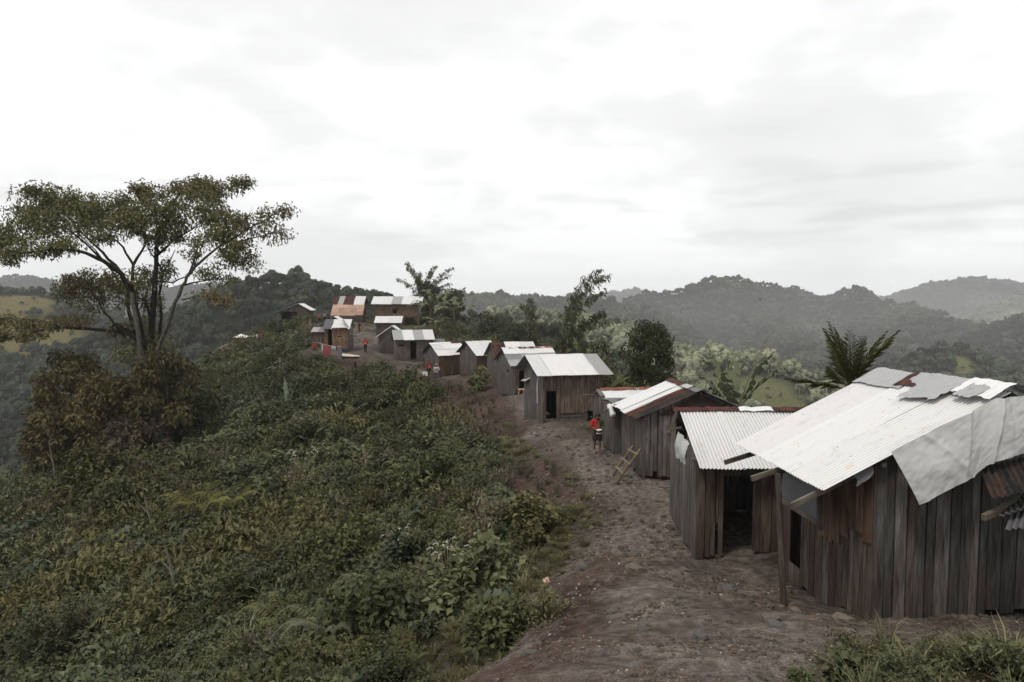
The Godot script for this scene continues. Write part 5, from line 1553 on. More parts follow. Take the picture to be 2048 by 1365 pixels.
func make_people() -> void:
	rng.seed = 31
	var dark := Color(0.02, 0.02, 0.024)
	var p := on_ground(P(1194, 917, 22.0), 0.06)
	var boy := person(p, 0.12, 1.27, "child in a red and green shirt carrying a white bowl down the path", {"cell": 0.014, "head": 1.18, "stride": 0.45, "skin": Color(0.12, 0.058, 0.036), "top": Color(0.34, 0.022, 0.03), "top2": Color(0.045, 0.062, 0.035), "print": Color(0.2, 0.11, 0.04), "low": Color(0.022, 0.022, 0.02), "pattern": 3.0, "legs": 0.33, "hem": 0.44, "sleeve": 0.85, "bun": true,
		"arms": [Vector3(0.16, 0.66, 0.0), Vector3(0.055, 0.585, 0.15), Vector3(-0.16, 0.66, 0.0), Vector3(-0.055, 0.58, 0.15)]})
	var hand: Vector3 = boy.transform * (Vector3(0, 0.575, 0.205) * 1.27)
	for q in [[0.0, "white enamel bowl held by the child on the path", 0.085, Color(0.75, 0.75, 0.74), 0.055], [-0.06, "dark pot under the white bowl in the child's hands", 0.09, Color(0.02, 0.02, 0.022), 0.058], [-0.085, "white plate at the bottom of the child's stack of dishes", 0.095, Color(0.72, 0.72, 0.72), 0.022]]:
		var t := thing("dish", hand + Vector3(0, q[0], 0), q[1], "dish")
		var m := MB.new()
		m.tube([Vector3(0, 0, 0), Vector3(0, q[4] * 0.5, 0), Vector3(0, q[4], 0), Vector3(0, q[4] * 0.6, 0)], [q[2] * 0.6, q[2] * 0.92, q[2], q[2] * 0.8], 16, q[3])
		obj("vessel", m.mesh(M.plastic, true), t)
	p = on_ground(P(858, 748, 54.8), 0.03)
	var w := person(p, 0.5, 1.5, "person in a dark red top carrying a white container past the brown-fronted hut", {"cell": 0.024, "stride": 0.4, "top": Color(0.2, 0.022, 0.028), "print": Color(0.45, 0.36, 0.32), "low": Color(0.03, 0.025, 0.028), "legs": 0.3, "arms": [Vector3(0.14, 0.64, 0.02), Vector3(0.07, 0.6, 0.14), Vector3(-0.16, 0.63, 0), Vector3(-0.19, 0.47, 0.03)]})
	hand = w.transform * (Vector3(-0.2, 0.42, 0.04) * 1.5)
	var bx := thing("water_container", hand + Vector3(-0.05, -0.36, 0), "white square container carried beside the person in dark red", "container")
	var m := MB.new()
	var cc := Color(0.55, 0.6, 0.57)
	m.hexa([Vector3(-0.2, 0, 0.13), Vector3(0.2, 0, 0.13), Vector3(0.2, 0, -0.13), Vector3(-0.2, 0, -0.13), Vector3(-0.22, 0.3, 0.14), Vector3(0.22, 0.3, 0.14), Vector3(0.22, 0.3, -0.14), Vector3(-0.22, 0.3, -0.14)], cc, 0.3, 0.3)
	obj("box", m.mesh(M.plastic), bx)
	m = MB.new()
	m.tube([Vector3(-0.14, 0.29, 0), Vector3(-0.1, 0.37, 0), Vector3(0.1, 0.37, 0), Vector3(0.14, 0.29, 0)], [0.014, 0.014, 0.014, 0.014], 6, Color(0.3, 0.32, 0.31))
	obj("handle", m.mesh(M.plastic, true), bx)
	p = on_ground(P(873, 767, 53.0), 0.03)
	person(p, -0.35, 1.5, "person in a white patterned shirt, jeans and pale head cloth on the lower path", {"cell": 0.024, "stride": 0.75, "top": Color(0.36, 0.36, 0.35), "print": Color(0.06, 0.06, 0.065), "low": Color(0.05, 0.065, 0.075), "legs": 0.08, "sleeve": 0.8, "hat": Color(0.3, 0.2, 0.17), "arms": [Vector3(0.17, 0.66, 0.0), Vector3(0.11, 0.73, 0.14), Vector3(-0.16, 0.64, 0), Vector3(-0.09, 0.54, 0.12)]})
	p = on_ground(P(731, 707, 68.0), 0.03)
	person(p, 0.1, 1.5, "person in a bright red shirt and black trousers coming up the middle of the path", {"cell": 0.026, "stride": 0.3, "top": Color(0.36, 0.02, 0.025), "print": Color(0.5, 0.3, 0.28), "low": Color(0.014, 0.015, 0.016), "legs": 0.08, "arms": [Vector3(0.16, 0.65, 0.0), Vector3(0.06, 0.58, 0.13), Vector3(-0.16, 0.65, 0), Vector3(-0.06, 0.58, 0.13)]})
	p = on_ground(P(719, 676, 84.0), 0.03)
	person(p, -0.3, 1.25, "child in black holding a tan board near the shelter post", {"cell": 0.03, "top": Color(0.015, 0.015, 0.016), "low": Color(0.02, 0.018, 0.018), "legs": 0.1, "head": 1.12})
	var bd := thing("board", p + Vector3(0.28, 0.28, 0.12), "tan board held upright by the child in black", "board")
	m = MB.new()
	m.hexa([Vector3(-0.2, 0, 0.01), Vector3(0.22, 0, 0.01), Vector3(0.22, 0, -0.01), Vector3(-0.2, 0, -0.01), Vector3(-0.2, 0.5, 0.01), Vector3(0.22, 0.52, 0.01), Vector3(0.22, 0.52, -0.01), Vector3(-0.2, 0.5, -0.01)], Color(0.36, 0.2, 0.08), 0.4, 0.4)
	obj("panel", m.mesh(M.wood), bd)
	p = on_ground(P(732, 672, 87.0), 0.03)
	person(p, 0.4, 1.15, "child with bare shoulders and grey shorts standing right of the tan board", {"cell": 0.03, "top": Color(0.14, 0.075, 0.05), "low": Color(0.2, 0.22, 0.24), "legs": 0.3, "sleeve": 0.1, "head": 1.12})
	for q in [[461, 687, 87.5, 1.2, "child in dark clothes at the left pole of the tent", Color(0.02, 0.02, 0.02), dark], [503, 688, 87, 1.35, "dark clad person right of the tent, leftmost of the group", Color(0.025, 0.028, 0.035), dark], [514, 688, 86.5, 1.4, "person in white and blue in the group by the tent", Color(0.5, 0.52, 0.55), Color(0.05, 0.07, 0.1)], [521, 688, 87, 1.45, "person in a long red garment in the group by the tent", Color(0.42, 0.04, 0.05), Color(0.38, 0.04, 0.045)], [527, 688, 86, 1.35, "person in black just right of the one in red by the tent", Color(0.015, 0.015, 0.015), dark]]:
		p = on_ground(P(q[0], q[1], q[2]), 0.03)
		person(p, rf(-2, 2), q[3], q[4], {"cell": 0.034, "top": q[5], "low": q[6], "legs": 0.12, "group": "people gathered by the tent"})
	for q in [[638, 640, 103, 1.5, "person in red and dark shorts standing left of the bamboo-roofed shelter", Color(0.3, 0.06, 0.05)], [649, 640, 104, 1.55, "person in grey beside the red-roofed house, middle of three", Color(0.2, 0.2, 0.22)], [657, 639, 104, 1.5, "person in a dark shirt nearest the bamboo roof, right of three", Color(0.03, 0.03, 0.034)]]:
		p = on_ground(P(q[0], q[1], q[2]), 0.03)
		person(p, rf(-1, 1), q[3], q[4], {"cell": 0.034, "top": q[5], "low": dark, "legs": 0.2, "group": "people left of the shelter"})
	dog(on_ground(P(1043, 791, 39.0), 0.02), 0.25, 0.42, "small tan dog standing by the doorway of the patch-roofed hut")

func make_trees() -> void:
	big_tree()
	# the dark round tree and the others round the village
	var g := "trees round the village"
	var base := on_ground(P(1298, 800, 40.0))
	leafy_tree("round_tree", base, P(1295, 652, 40.0).y - base.y, 1.75, 4.6, "dense dark round tree with reddish tips behind the low orange-capped hut", 301, Color(0.04, 0.042, 0.02), 0.17, 11000, "", Color(0.08, 0.065, 0.05), 26)
	for q in [[960, 790, 45, 742, 0.7, 1.6, "slender yellowish sapling beside the path below the patch-roofed hut", Color(0.1, 0.1, 0.05), 1100, 9], [985, 720, 90, 634, 3.2, 6.0, "broad dull green tree behind the grey gabled huts", Color(0.05, 0.052, 0.03), 5200, 18], [1040, 730, 82, 655, 2.4, 5.0, "dark bushy tree behind the red and white roof", Color(0.038, 0.042, 0.025), 4800, 16],
		[905, 690, 120, 584, 3.6, 8.0, "big dark tree right of the stilt house behind the bananas", Color(0.035, 0.038, 0.022), 6500, 20], [860, 670, 124, 572, 3.0, 8.0, "dark tree directly behind the stilt house roof", Color(0.033, 0.036, 0.02), 5500, 18], [1195, 760, 56, 680, 1.4, 3.2, "small green tree at the right end of the clean white roof", Color(0.07, 0.08, 0.045), 2400, 12],
		[600, 670, 96, 640, 2.2, 2.6, "rounded bush tree below the lone hut on the left rise", Color(0.05, 0.055, 0.025), 3600, 14], [560, 690, 98, 655, 2.4, 3.0, "dark bush tree on the crest left of the tan hut", Color(0.042, 0.046, 0.024), 3600, 14]]:
		var b := on_ground(P(q[0], q[1], q[2]))
		var high := maxf(P(q[0], q[3], q[2]).y - b.y, 1.5)
		leafy_tree("tree", b, high, q[4], q[5], q[6], 320 + int(q[0]), q[7] * 1.25, 0.16 + 0.0022 * q[2], q[8], g, Color(0.14, 0.125, 0.105), q[9])
	# the small trees that crowd the foot of the big one
	g = "small trees below the big spreading tree"
	for q in [[150, 860, 47, 712, 2.6, 4.2, "olive tree crown at the left edge of the crowd below the big tree", Color(0.085, 0.074, 0.034)], [225, 900, 45, 760, 2.5, 4.0, "brown green tree left of the big tree's foot", Color(0.082, 0.068, 0.03)], [330, 880, 44, 712, 2.3, 4.6, "dark tree that hides the big tree's foot", Color(0.065, 0.058, 0.027)], [110, 930, 44, 835, 2.0, 3.0, "yellowish tree low on the left, above the pale dead trunks", Color(0.075, 0.066, 0.03)], [265, 965, 41, 850, 2.2, 3.4, "reddish brown bush tree under the big tree", Color(0.056, 0.045, 0.032)], [400, 880, 47, 790, 1.9, 3.0, "dull green tree right of the big tree's foot", Color(0.05, 0.052, 0.025)], [350, 800, 55, 735, 2.2, 3.0, "brownish tree just right behind the big tree's trunk", Color(0.058, 0.048, 0.022)], [190, 1000, 37, 905, 2.0, 3.2, "dark olive tree at the lower left of the crowd", Color(0.048, 0.045, 0.02)]]:
		var b := on_ground(P(q[0], q[1], q[2]))
		leafy_tree("slope_tree", b, maxf(P(q[0], q[3], q[2]).y - b.y, 2.0), q[4], q[5], q[6], 400 + int(q[0]), q[7] * 1.15, 0.36, 4200, g, Color(0.2, 0.185, 0.165), 15)
	# bare pale trunks at the left edge
	for q in [[105, 930, 40, 905, 300, "pale crooked dead trunk with one side branch, low on the left", 501], [55, 960, 46, 890, 230, "thin straight pale trunk at the far left edge", 502], [345, 1185, 20, 1130, 120, "bleached forked stick rising from the undergrowth", 503], [300, 1090, 27, 1020, 110, "bent pale dead branch in the dark undergrowth", 504]]:
		rng.seed = q[6]
		var b := on_ground(P(q[0], q[1], q[2]))
		var hh := clampf(P(q[0], q[3], q[2]).y - b.y + 0.7, 1.2, 6.5)
		var t := thing("dead_trunk", b, q[5], "dead tree")
		var m := MB.new()
		m.tube([Vector3(0, -0.3, 0), Vector3(0.08, hh * 0.4, 0), Vector3(-0.06, hh * 0.75, 0), Vector3(-0.15, hh, 0.1)], [0.05, 0.045, 0.035, 0.015], 7, Color(0.26, 0.24, 0.21))
		obj("trunk", m.mesh(M.bark, true), t)
		m = MB.new()
		m.tube([Vector3(0.02, hh * 0.6, 0), Vector3(-0.3, hh * 0.78, 0.05), Vector3(-0.55, hh * 0.74, 0.1)], [0.03, 0.022, 0.01], 6, Color(0.25, 0.23, 0.2))
		obj("branch", m.mesh(M.bark, true), t)
	# bamboo
	bamboo(on_ground(P(1118, 720, 62.0)), (P(1150, 524, 62.0).y - on_ground(P(1118, 720, 62.0)).y) * 1.16, 1.1, 7, "tall bamboo arching to the right above the white roofs", 601, Vector3(2.8, 0, 0), Color(0.075, 0.08, 0.045), 13)
	bamboo(on_ground(P(845, 640, 126.0)), (P(845, 520, 126.0).y - on_ground(P(845, 640, 126.0)).y) * 1.16, 5.5, 15, "feathery bamboo clump rising behind the stilt house", 602, Vector3(0.6, 0, 0), Color(0.085, 0.085, 0.042), 15)
	bamboo(on_ground(P(1075, 710, 72.0)), (P(1075, 578, 72.0).y - on_ground(P(1075, 710, 72.0)).y) * 1.12, 1.3, 6, "thin feathery bamboo, shorter, left of the tall arching one", 603, Vector3(-0.4, 0, 0), Color(0.085, 0.085, 0.05), 12)
	# bananas
	g = "banana plants round the village"
	banana(on_ground(P(1470, 850, 22.0)), P(1475, 728, 22.0).y - on_ground(P(1470, 850, 22.0)).y + 0.5, 11, "banana plant with torn upright blades between the second and third huts", 701, g, Color(0.12, 0.13, 0.075), 0.95, 0.05)
	banana(on_ground(P(1430, 850, 24.0)), P(1430, 745, 24.0).y - on_ground(P(1430, 850, 24.0)).y, 6, "smaller banana plant left of the torn one, behind the rusty roof", 702, g, Color(0.12, 0.125, 0.07), 0.8, 0.05)
	for q in [[862, 668, 96, 580, 8, "banana plant leaning over the left of the clump beside the stilt house"], [885, 672, 94, 574, 9, "tallest banana plant in the clump beside the stilt house"], [908, 676, 92, 585, 8, "banana plant at the right of the clump beside the stilt house"], [875, 690, 84, 622, 7, "low banana plant in front of the clump beside the stilt house"]]:
		var b := on_ground(P(q[0], q[1], q[2]))
		banana(b, 1.3 * maxf(P(q[0], q[3], q[2]).y - b.y, 3.0), q[4], q[5], 710 + int(q[0]), g, Color(0.13, 0.135, 0.08), 0.5, 0.05)
	for q in [[1165, 745, 52, 672, 6, "banana plant showing above the clean white roof"], [1225, 790, 40, 745, 7, "pale green banana blades at the right of the tall hut's wall"], [1190, 750, 55, 690, 6, "dark banana plant right of the bamboo foot"]]:
		var b := on_ground(P(q[0], q[1], q[2]))
		banana(b, maxf(P(q[0], q[3], q[2]).y - b.y, 1.6), q[4], q[5], 730 + int(q[0]), g, Color(0.09, 0.1, 0.05), 0.9)
	g = "banana plants scattered on the slope"
	for q in [[576, 850, 44, 785, 3, "banana plant with one tall pale blade on the weedy slope", Color(0.12, 0.14, 0.095), 1.2], [630, 905, 38, 850, 5, "yellowish young banana plant in the middle of the slope", Color(0.11, 0.11, 0.05), 0.7], [708, 880, 41, 800, 4, "banana plant with a reddish stem, highest on the slope", Color(0.09, 0.105, 0.06), 0.7], [612, 960, 31, 905, 6, "pale banana plant lowest on the slope", Color(0.13, 0.135, 0.08), 0.6], [437, 930, 41, 870, 4, "young banana plant near the big tree's right side", Color(0.1, 0.105, 0.04), 0.9], [452, 740, 76, 690, 5, "dry banana plant on the crest right of the big tree", Color(0.12, 0.11, 0.06), 0.9], [500, 800, 58, 760, 4, "small banana plant in the upper left weeds", Color(0.08, 0.09, 0.05), 0.8]]:
		var b := on_ground(P(q[0], q[1], q[2]))
		banana(b, maxf(P(q[0], q[3], q[2]).y - b.y + 0.3, 1.6), q[4], q[5], 760 + int(q[0]), g, q[6], q[7])
	# palms
	var pb := on_ground(P(1700, 830, 17.5))
	palm(pb, P(1690, 780, 17.5).y - pb.y, 1.7, 16, "dark feather palm behind the nearest hut's white roof", 801, 1.3, Color(0.055, 0.055, 0.018), "", "palm_tree", 0.6, 0.22)
	g = "two small palms far left"
	for q in [[612, 650, 118, 598, "left of two small palms beyond the lone hut"], [642, 650, 118, 602, "right of two small palms beyond the lone hut"]]:
		var b := on_ground(P(q[0], q[1], q[2]))
		palm(b, P(q[0], q[3] + 8, q[2]).y - b.y, 1.3, 12, q[4], 810 + int(q[0]), 1.1, Color(0.08, 0.08, 0.03), g)
	var fb := on_ground(P(1212, 800, 36.0))
	palm(fb, 0.5, 2.2, 7, "low palm sprouting beside the tall hut's right wall", 821, 0.9, Color(0.12, 0.13, 0.06), "", "palm_tree", 0.35)

func big_tree() -> void:
	rng.seed = 99
	var D := 45.0
	var foot := on_ground(P(318, 930, D))
	var t := thing("big_tree", foot, "big spreading tree with forked trunks and flat wide crown, rising from the left slope", "tree")
	var bark := Color(0.042, 0.034, 0.027)
	var pale := Color(0.15, 0.138, 0.12)
	# limbs: points across the picture of the tree, each with its distance behind or before the trunk, thickness at both ends
	var limbs := [
		["trunk", [[318, 940, 0], [310, 860, 0], [300, 790, 0], [290, 712, 0], [276, 645, -0.4], [264, 592, -0.6], [241, 546, -1.0], [206, 522, -1.6], [170, 506, -2.0], [120, 498, -2.4], [60, 505, -2.8], [6, 515, -3.0]], 0.6, 0.05, bark],
		["trunk", [[320, 930, 0.3], [318, 840, 0.4], [304, 740, 0.4], [303, 650, 0.7], [309, 585, 1.0], [312, 512, 1.4], [316, 462, 1.6], [331, 420, 1.8], [362, 386, 2.0], [402, 370, 2.2], [442, 384, 2.4]], 0.5, 0.04, bark],
		["trunk", [[322, 925, -0.4], [312, 800, -0.6], [308, 716, -0.8], [330, 662, -1.2], [344, 622, -1.4], [364, 572, -1.6], [379, 546, -1.6], [411, 515, -1.8], [450, 486, -1.6], [491, 480, -1.4], [531, 470, -1.2], [572, 458, -1.0]], 0.34, 0.03, pale],
		["trunk", [[314, 930, -0.7], [298, 780, -0.9], [280, 705, -1.0], [274, 655, -1.1], [268, 620, -1.0], [262, 585, -0.9]], 0.26, 0.2, pale],
		["limb", [[241, 546, -1.0], [205, 505, 0.4], [178, 480, 1.0], [130, 430, 2.0], [96, 390, 2.4]], 0.2, 0.03, bark],
		["limb", [[206, 522, -1.6], [150, 470, -2.6], [108, 440, -3.0]], 0.14, 0.03, bark],
		["limb", [[264, 592, -0.6], [266, 530, 0.2], [246, 495, 0.8], [216, 470, 1.4], [190, 438, 2.0]], 0.22, 0.03, bark],
		["limb", [[312, 512, 1.4], [345, 482, 0.6], [386, 458, 0.0], [420, 430, -0.4]], 0.16, 0.03, bark],
		["limb", [[266, 530, 0.2], [290, 490, 1.2], [282, 440, 2.2], [284, 392, 2.8]], 0.16, 0.03, bark],
		["limb", [[379, 546, -1.6], [394, 502, -2.2], [396, 472, -2.6]], 0.12, 0.03, pale],
		["limb", [[450, 486, -1.6], [500, 456, -2.2], [541, 432, -2.6], [582, 414, -2.8]], 0.11, 0.015, bark],
		["limb", [[364, 572, -1.6], [420, 560, -0.6], [480, 556, 0.4]], 0.1, 0.015, bark],
		["limb", [[310, 562, 1.0], [345, 566, 0.0], [382, 548, -1.0]], 0.1, 0.06, bark],
		["limb", [[364, 600, -1.5], [400, 593, -2.0], [458, 604, -2.4]], 0.08, 0.015, bark],
		["limb", [[272, 680, 0.2], [226, 646, 0.8], [201, 615, 1.2], [190, 590, 1.4], [160, 568, 1.8]], 0.18, 0.03, bark],
		["limb", [[268, 664, 0.6], [200, 660, 1.0], [120, 655, 0.6], [60, 665, 0.0], [0, 684, -0.6], [-60, 690, -1.0]], 0.24, 0.04, bark],
		["limb", [[120, 655, 0.6], [80, 641, 1.2], [20, 635, 1.6]], 0.1, 0.02, bark],
		["limb", [[442, 384, 2.4], [470, 368, 2.4], [496, 360, 2.4]], 0.05, 0.01, bark],
		["limb", [[303, 640, 0.7], [290, 600, 1.6], [298, 560, 2.2], [330, 540, 2.6]], 0.14, 0.03, bark],
		["trunk", [[312, 920, 0.9], [292, 760, 1.0], [284, 690, 1.2], [262, 640, 1.6], [252, 600, 2.0], [256, 570, 2.4]], 0.42, 0.1, bark],
		["trunk", [[324, 920, 0.9], [312, 760, 1.0], [318, 690, 1.3], [322, 640, 1.8], [318, 590, 2.4], [326, 545, 3.0], [350, 500, 3.2]], 0.36, 0.04, bark],
		["limb", [[254, 590, 2.2], [222, 540, 2.8], [190, 500, 3.4], [150, 462, 3.8]], 0.16, 0.03, bark],
		["limb", [[326, 545, 3.0], [300, 505, 3.4], [290, 470, 3.6]], 0.14, 0.03, bark],
		["limb", [[316, 462, 1.6], [340, 440, 3.0], [350, 420, 3.6]], 0.1, 0.02, bark]]
	var ends := []
	for l in limbs:
		var pts := []; var rad := []
		var src: Array = l[1]
		for i in (src.size() - 1) * 3 + 1:
			var f := i / 3.0
			var k := mini(int(f), src.size() - 2)
			var a := P(src[k][0], src[k][1], D + src[k][2]); var b := P(src[k + 1][0], src[k + 1][1], D + src[k + 1][2])
			var p := a.lerp(b, f - k) - foot + (rdir() * 0.05 if i % 3 else Vector3.ZERO)
			pts.append(p)
			rad.append(lerpf(l[2], l[3], pow(float(i) / ((src.size() - 1) * 3), 0.75)) * 0.62 * rf(0.93, 1.07))
			if i > 2 and src[0][1] < 700 or i > 14: ends.append(p)
		var m := MB.new()
		m.tube(pts, rad, 9, l[4], false)
		obj(l[0], m.mesh(M.bark, true), t)
	# leaf clumps: centre, half width and height, depth, how full, how brown
	var clumps := [[80, 398, 50, 26, 2, 1, 0], [48, 440, 45, 25, 1, 1, 0], [28, 482, 40, 25, -1, 1, 0], [16, 512, 26, 13, -3, 1, 0], [120, 400, 42, 25, 2.4, 1, 0], [165, 410, 42, 20, 2, 1, 0.1], [108, 448, 52, 25, 0, 1, 0], [172, 442, 42, 25, 1, 1, 0], [212, 420, 40, 26, 2, 1, 0.1], [242, 412, 30, 24, 2, 0.8, 0.1], [90, 490, 46, 18, -2, 0.8, 0], [140, 486, 32, 12, -2, 0.6, 0], [200, 466, 32, 18, 0, 0.8, 0.1], [252, 450, 42, 22, 1, 1, 0.1],
		[282, 380, 25, 16, 2.6, 1, 0.6], [310, 394, 35, 20, 2.6, 1, 0.2], [270, 430, 35, 20, 2, 1, 0], [302, 430, 40, 24, 0.5, 1, 0], [350, 430, 42, 26, 1, 1, 0], [402, 402, 42, 24, 1, 1, 0.1], [376, 378, 40, 16, 2, 1, 0.2], [422, 428, 36, 22, -0.5, 1, 0.1], [342, 464, 32, 18, 1, 0.9, 0], [312, 482, 26, 18, 1.4, 0.9, 0], [432, 380, 32, 15, 2.4, 0.9, 0.2], [470, 370, 32, 13, 2.4, 0.7, 0.3], [406, 364, 32, 11, 2.4, 0.9, 0.3], [490, 362, 20, 8, 2.4, 0.4, 0.3],
		[458, 440, 32, 18, -1, 0.9, 0.1], [438, 468, 36, 16, -1.5, 1, 0], [500, 452, 30, 18, -2, 0.5, 0.4], [540, 432, 34, 17, -2.6, 0.35, 0.5], [574, 420, 20, 11, -2.8, 0.25, 0.6], [548, 468, 38, 14, -1.2, 0.3, 0.5], [478, 498, 36, 18, -1.4, 0.8, 0.1], [500, 528, 28, 13, -1, 0.4, 0.2], [455, 520, 36, 13, -1.4, 0.6, 0.2], [420, 545, 38, 10, -0.8, 0.4, 0.2], [398, 482, 22, 12, -2.6, 0.4, 0.2], [380, 500, 22, 12, -1, 0.3, 0.2], [445, 560, 40, 9, 0, 0.3, 0.2],
		[150, 572, 42, 20, 1.8, 0.8, 0.7], [190, 560, 42, 20, 1.4, 0.8, 0.6], [226, 570, 30, 20, 1, 0.7, 0.4], [135, 592, 26, 12, 1.8, 0.6, 0.7], [298, 552, 26, 18, 2.2, 0.8, 0], [332, 542, 18, 22, 2.6, 0.6, 0], [270, 560, 32, 20, 0, 0.6, 0.1], [420, 590, 36, 10, -2, 0.4, 0.7], [452, 602, 22, 8, -2.4, 0.5, 0.8], [300, 602, 26, 20, 1.6, 0.5, 0.2], [250, 590, 26, 22, 0.5, 0.5, 0.1],
		[18, 640, 32, 10, 1.6, 0.9, 0.1], [60, 648, 40, 10, 1.2, 0.8, 0.2], [110, 646, 40, 10, 0.6, 0.7, 0.5], [28, 668, 36, 9, 0, 0.9, 0.2], [60, 672, 32, 8, 0, 0.7, 0.3], [150, 640, 40, 11, 0.8, 0.5, 0.7], [182, 602, 40, 22, 1.2, 0.5, 0.5], [288, 650, 34, 24, 1.4, 0.35, 0.1], [318, 694, 40, 22, 0.8, 0.6, 0.1], [268, 706, 44, 22, 0.8, 0.6, 0.2], [236, 662, 34, 16, 1.2, 0.35, 0.3], [-40, 670, 40, 14, -0.8, 0.9, 0.2], [-30, 470, 40, 24, -1, 1, 0]]
	var crown := MB.new()
	var twigs := MB.new()
	for c in clumps:
		var o := P(c[0], c[1], D + c[4]) - foot
		var rx: float = c[2] * D / F * 1.12; var ry: float = c[3] * D / F * 1.55
		var near := Vector3.ZERO; var best := 1e9
		for e in ends:
			if o.distance_squared_to(e) < best:
				best = o.distance_squared_to(e); near = e
		var tips := []
		for k in 7:
			var d := rdir()
			var tip := o + Vector3(d.x * rx, d.y * ry, d.z * rx * 1.1) * 0.75
			twigs.tube([near, near.lerp(tip, 0.5) + rdir() * 0.1 - Vector3(0, 0.05, 0), tip], [0.028, 0.018, 0.008], 4, bark, false)
			tips.append(tip); tips.append(near.lerp(tip, 0.7))
		var tone := Color(0.118, 0.116, 0.052).lerp(Color(0.15, 0.1, 0.06), c[6] * 0.6) * rf(0.85, 1.15)
		for k in int(600.0 * rx * ry * c[5]) + 80:
			var d := rdir() * pow(rng.randf(), 0.42)
			var p := o + Vector3(d.x * rx, d.y * ry, d.z * rx * 1.1)
			if k % 2: p = p.lerp(tips[rng.randi() % tips.size()] + rdir() * 0.3, 0.8)
			var e := (rdir() * 0.75 + Vector3(0, -0.55, 0)).normalized()
			crown.leaf(p, e, e.cross(rdir()).normalized(), rf(0.17, 0.36), rf(0.07, 0.12), vary(tone, 0.25), 0.1)
	obj("crown", crown.mesh(M.leaf), t)
	tag(obj("twigs", twigs.mesh(M.bark), t), "", "", "", "stuff")

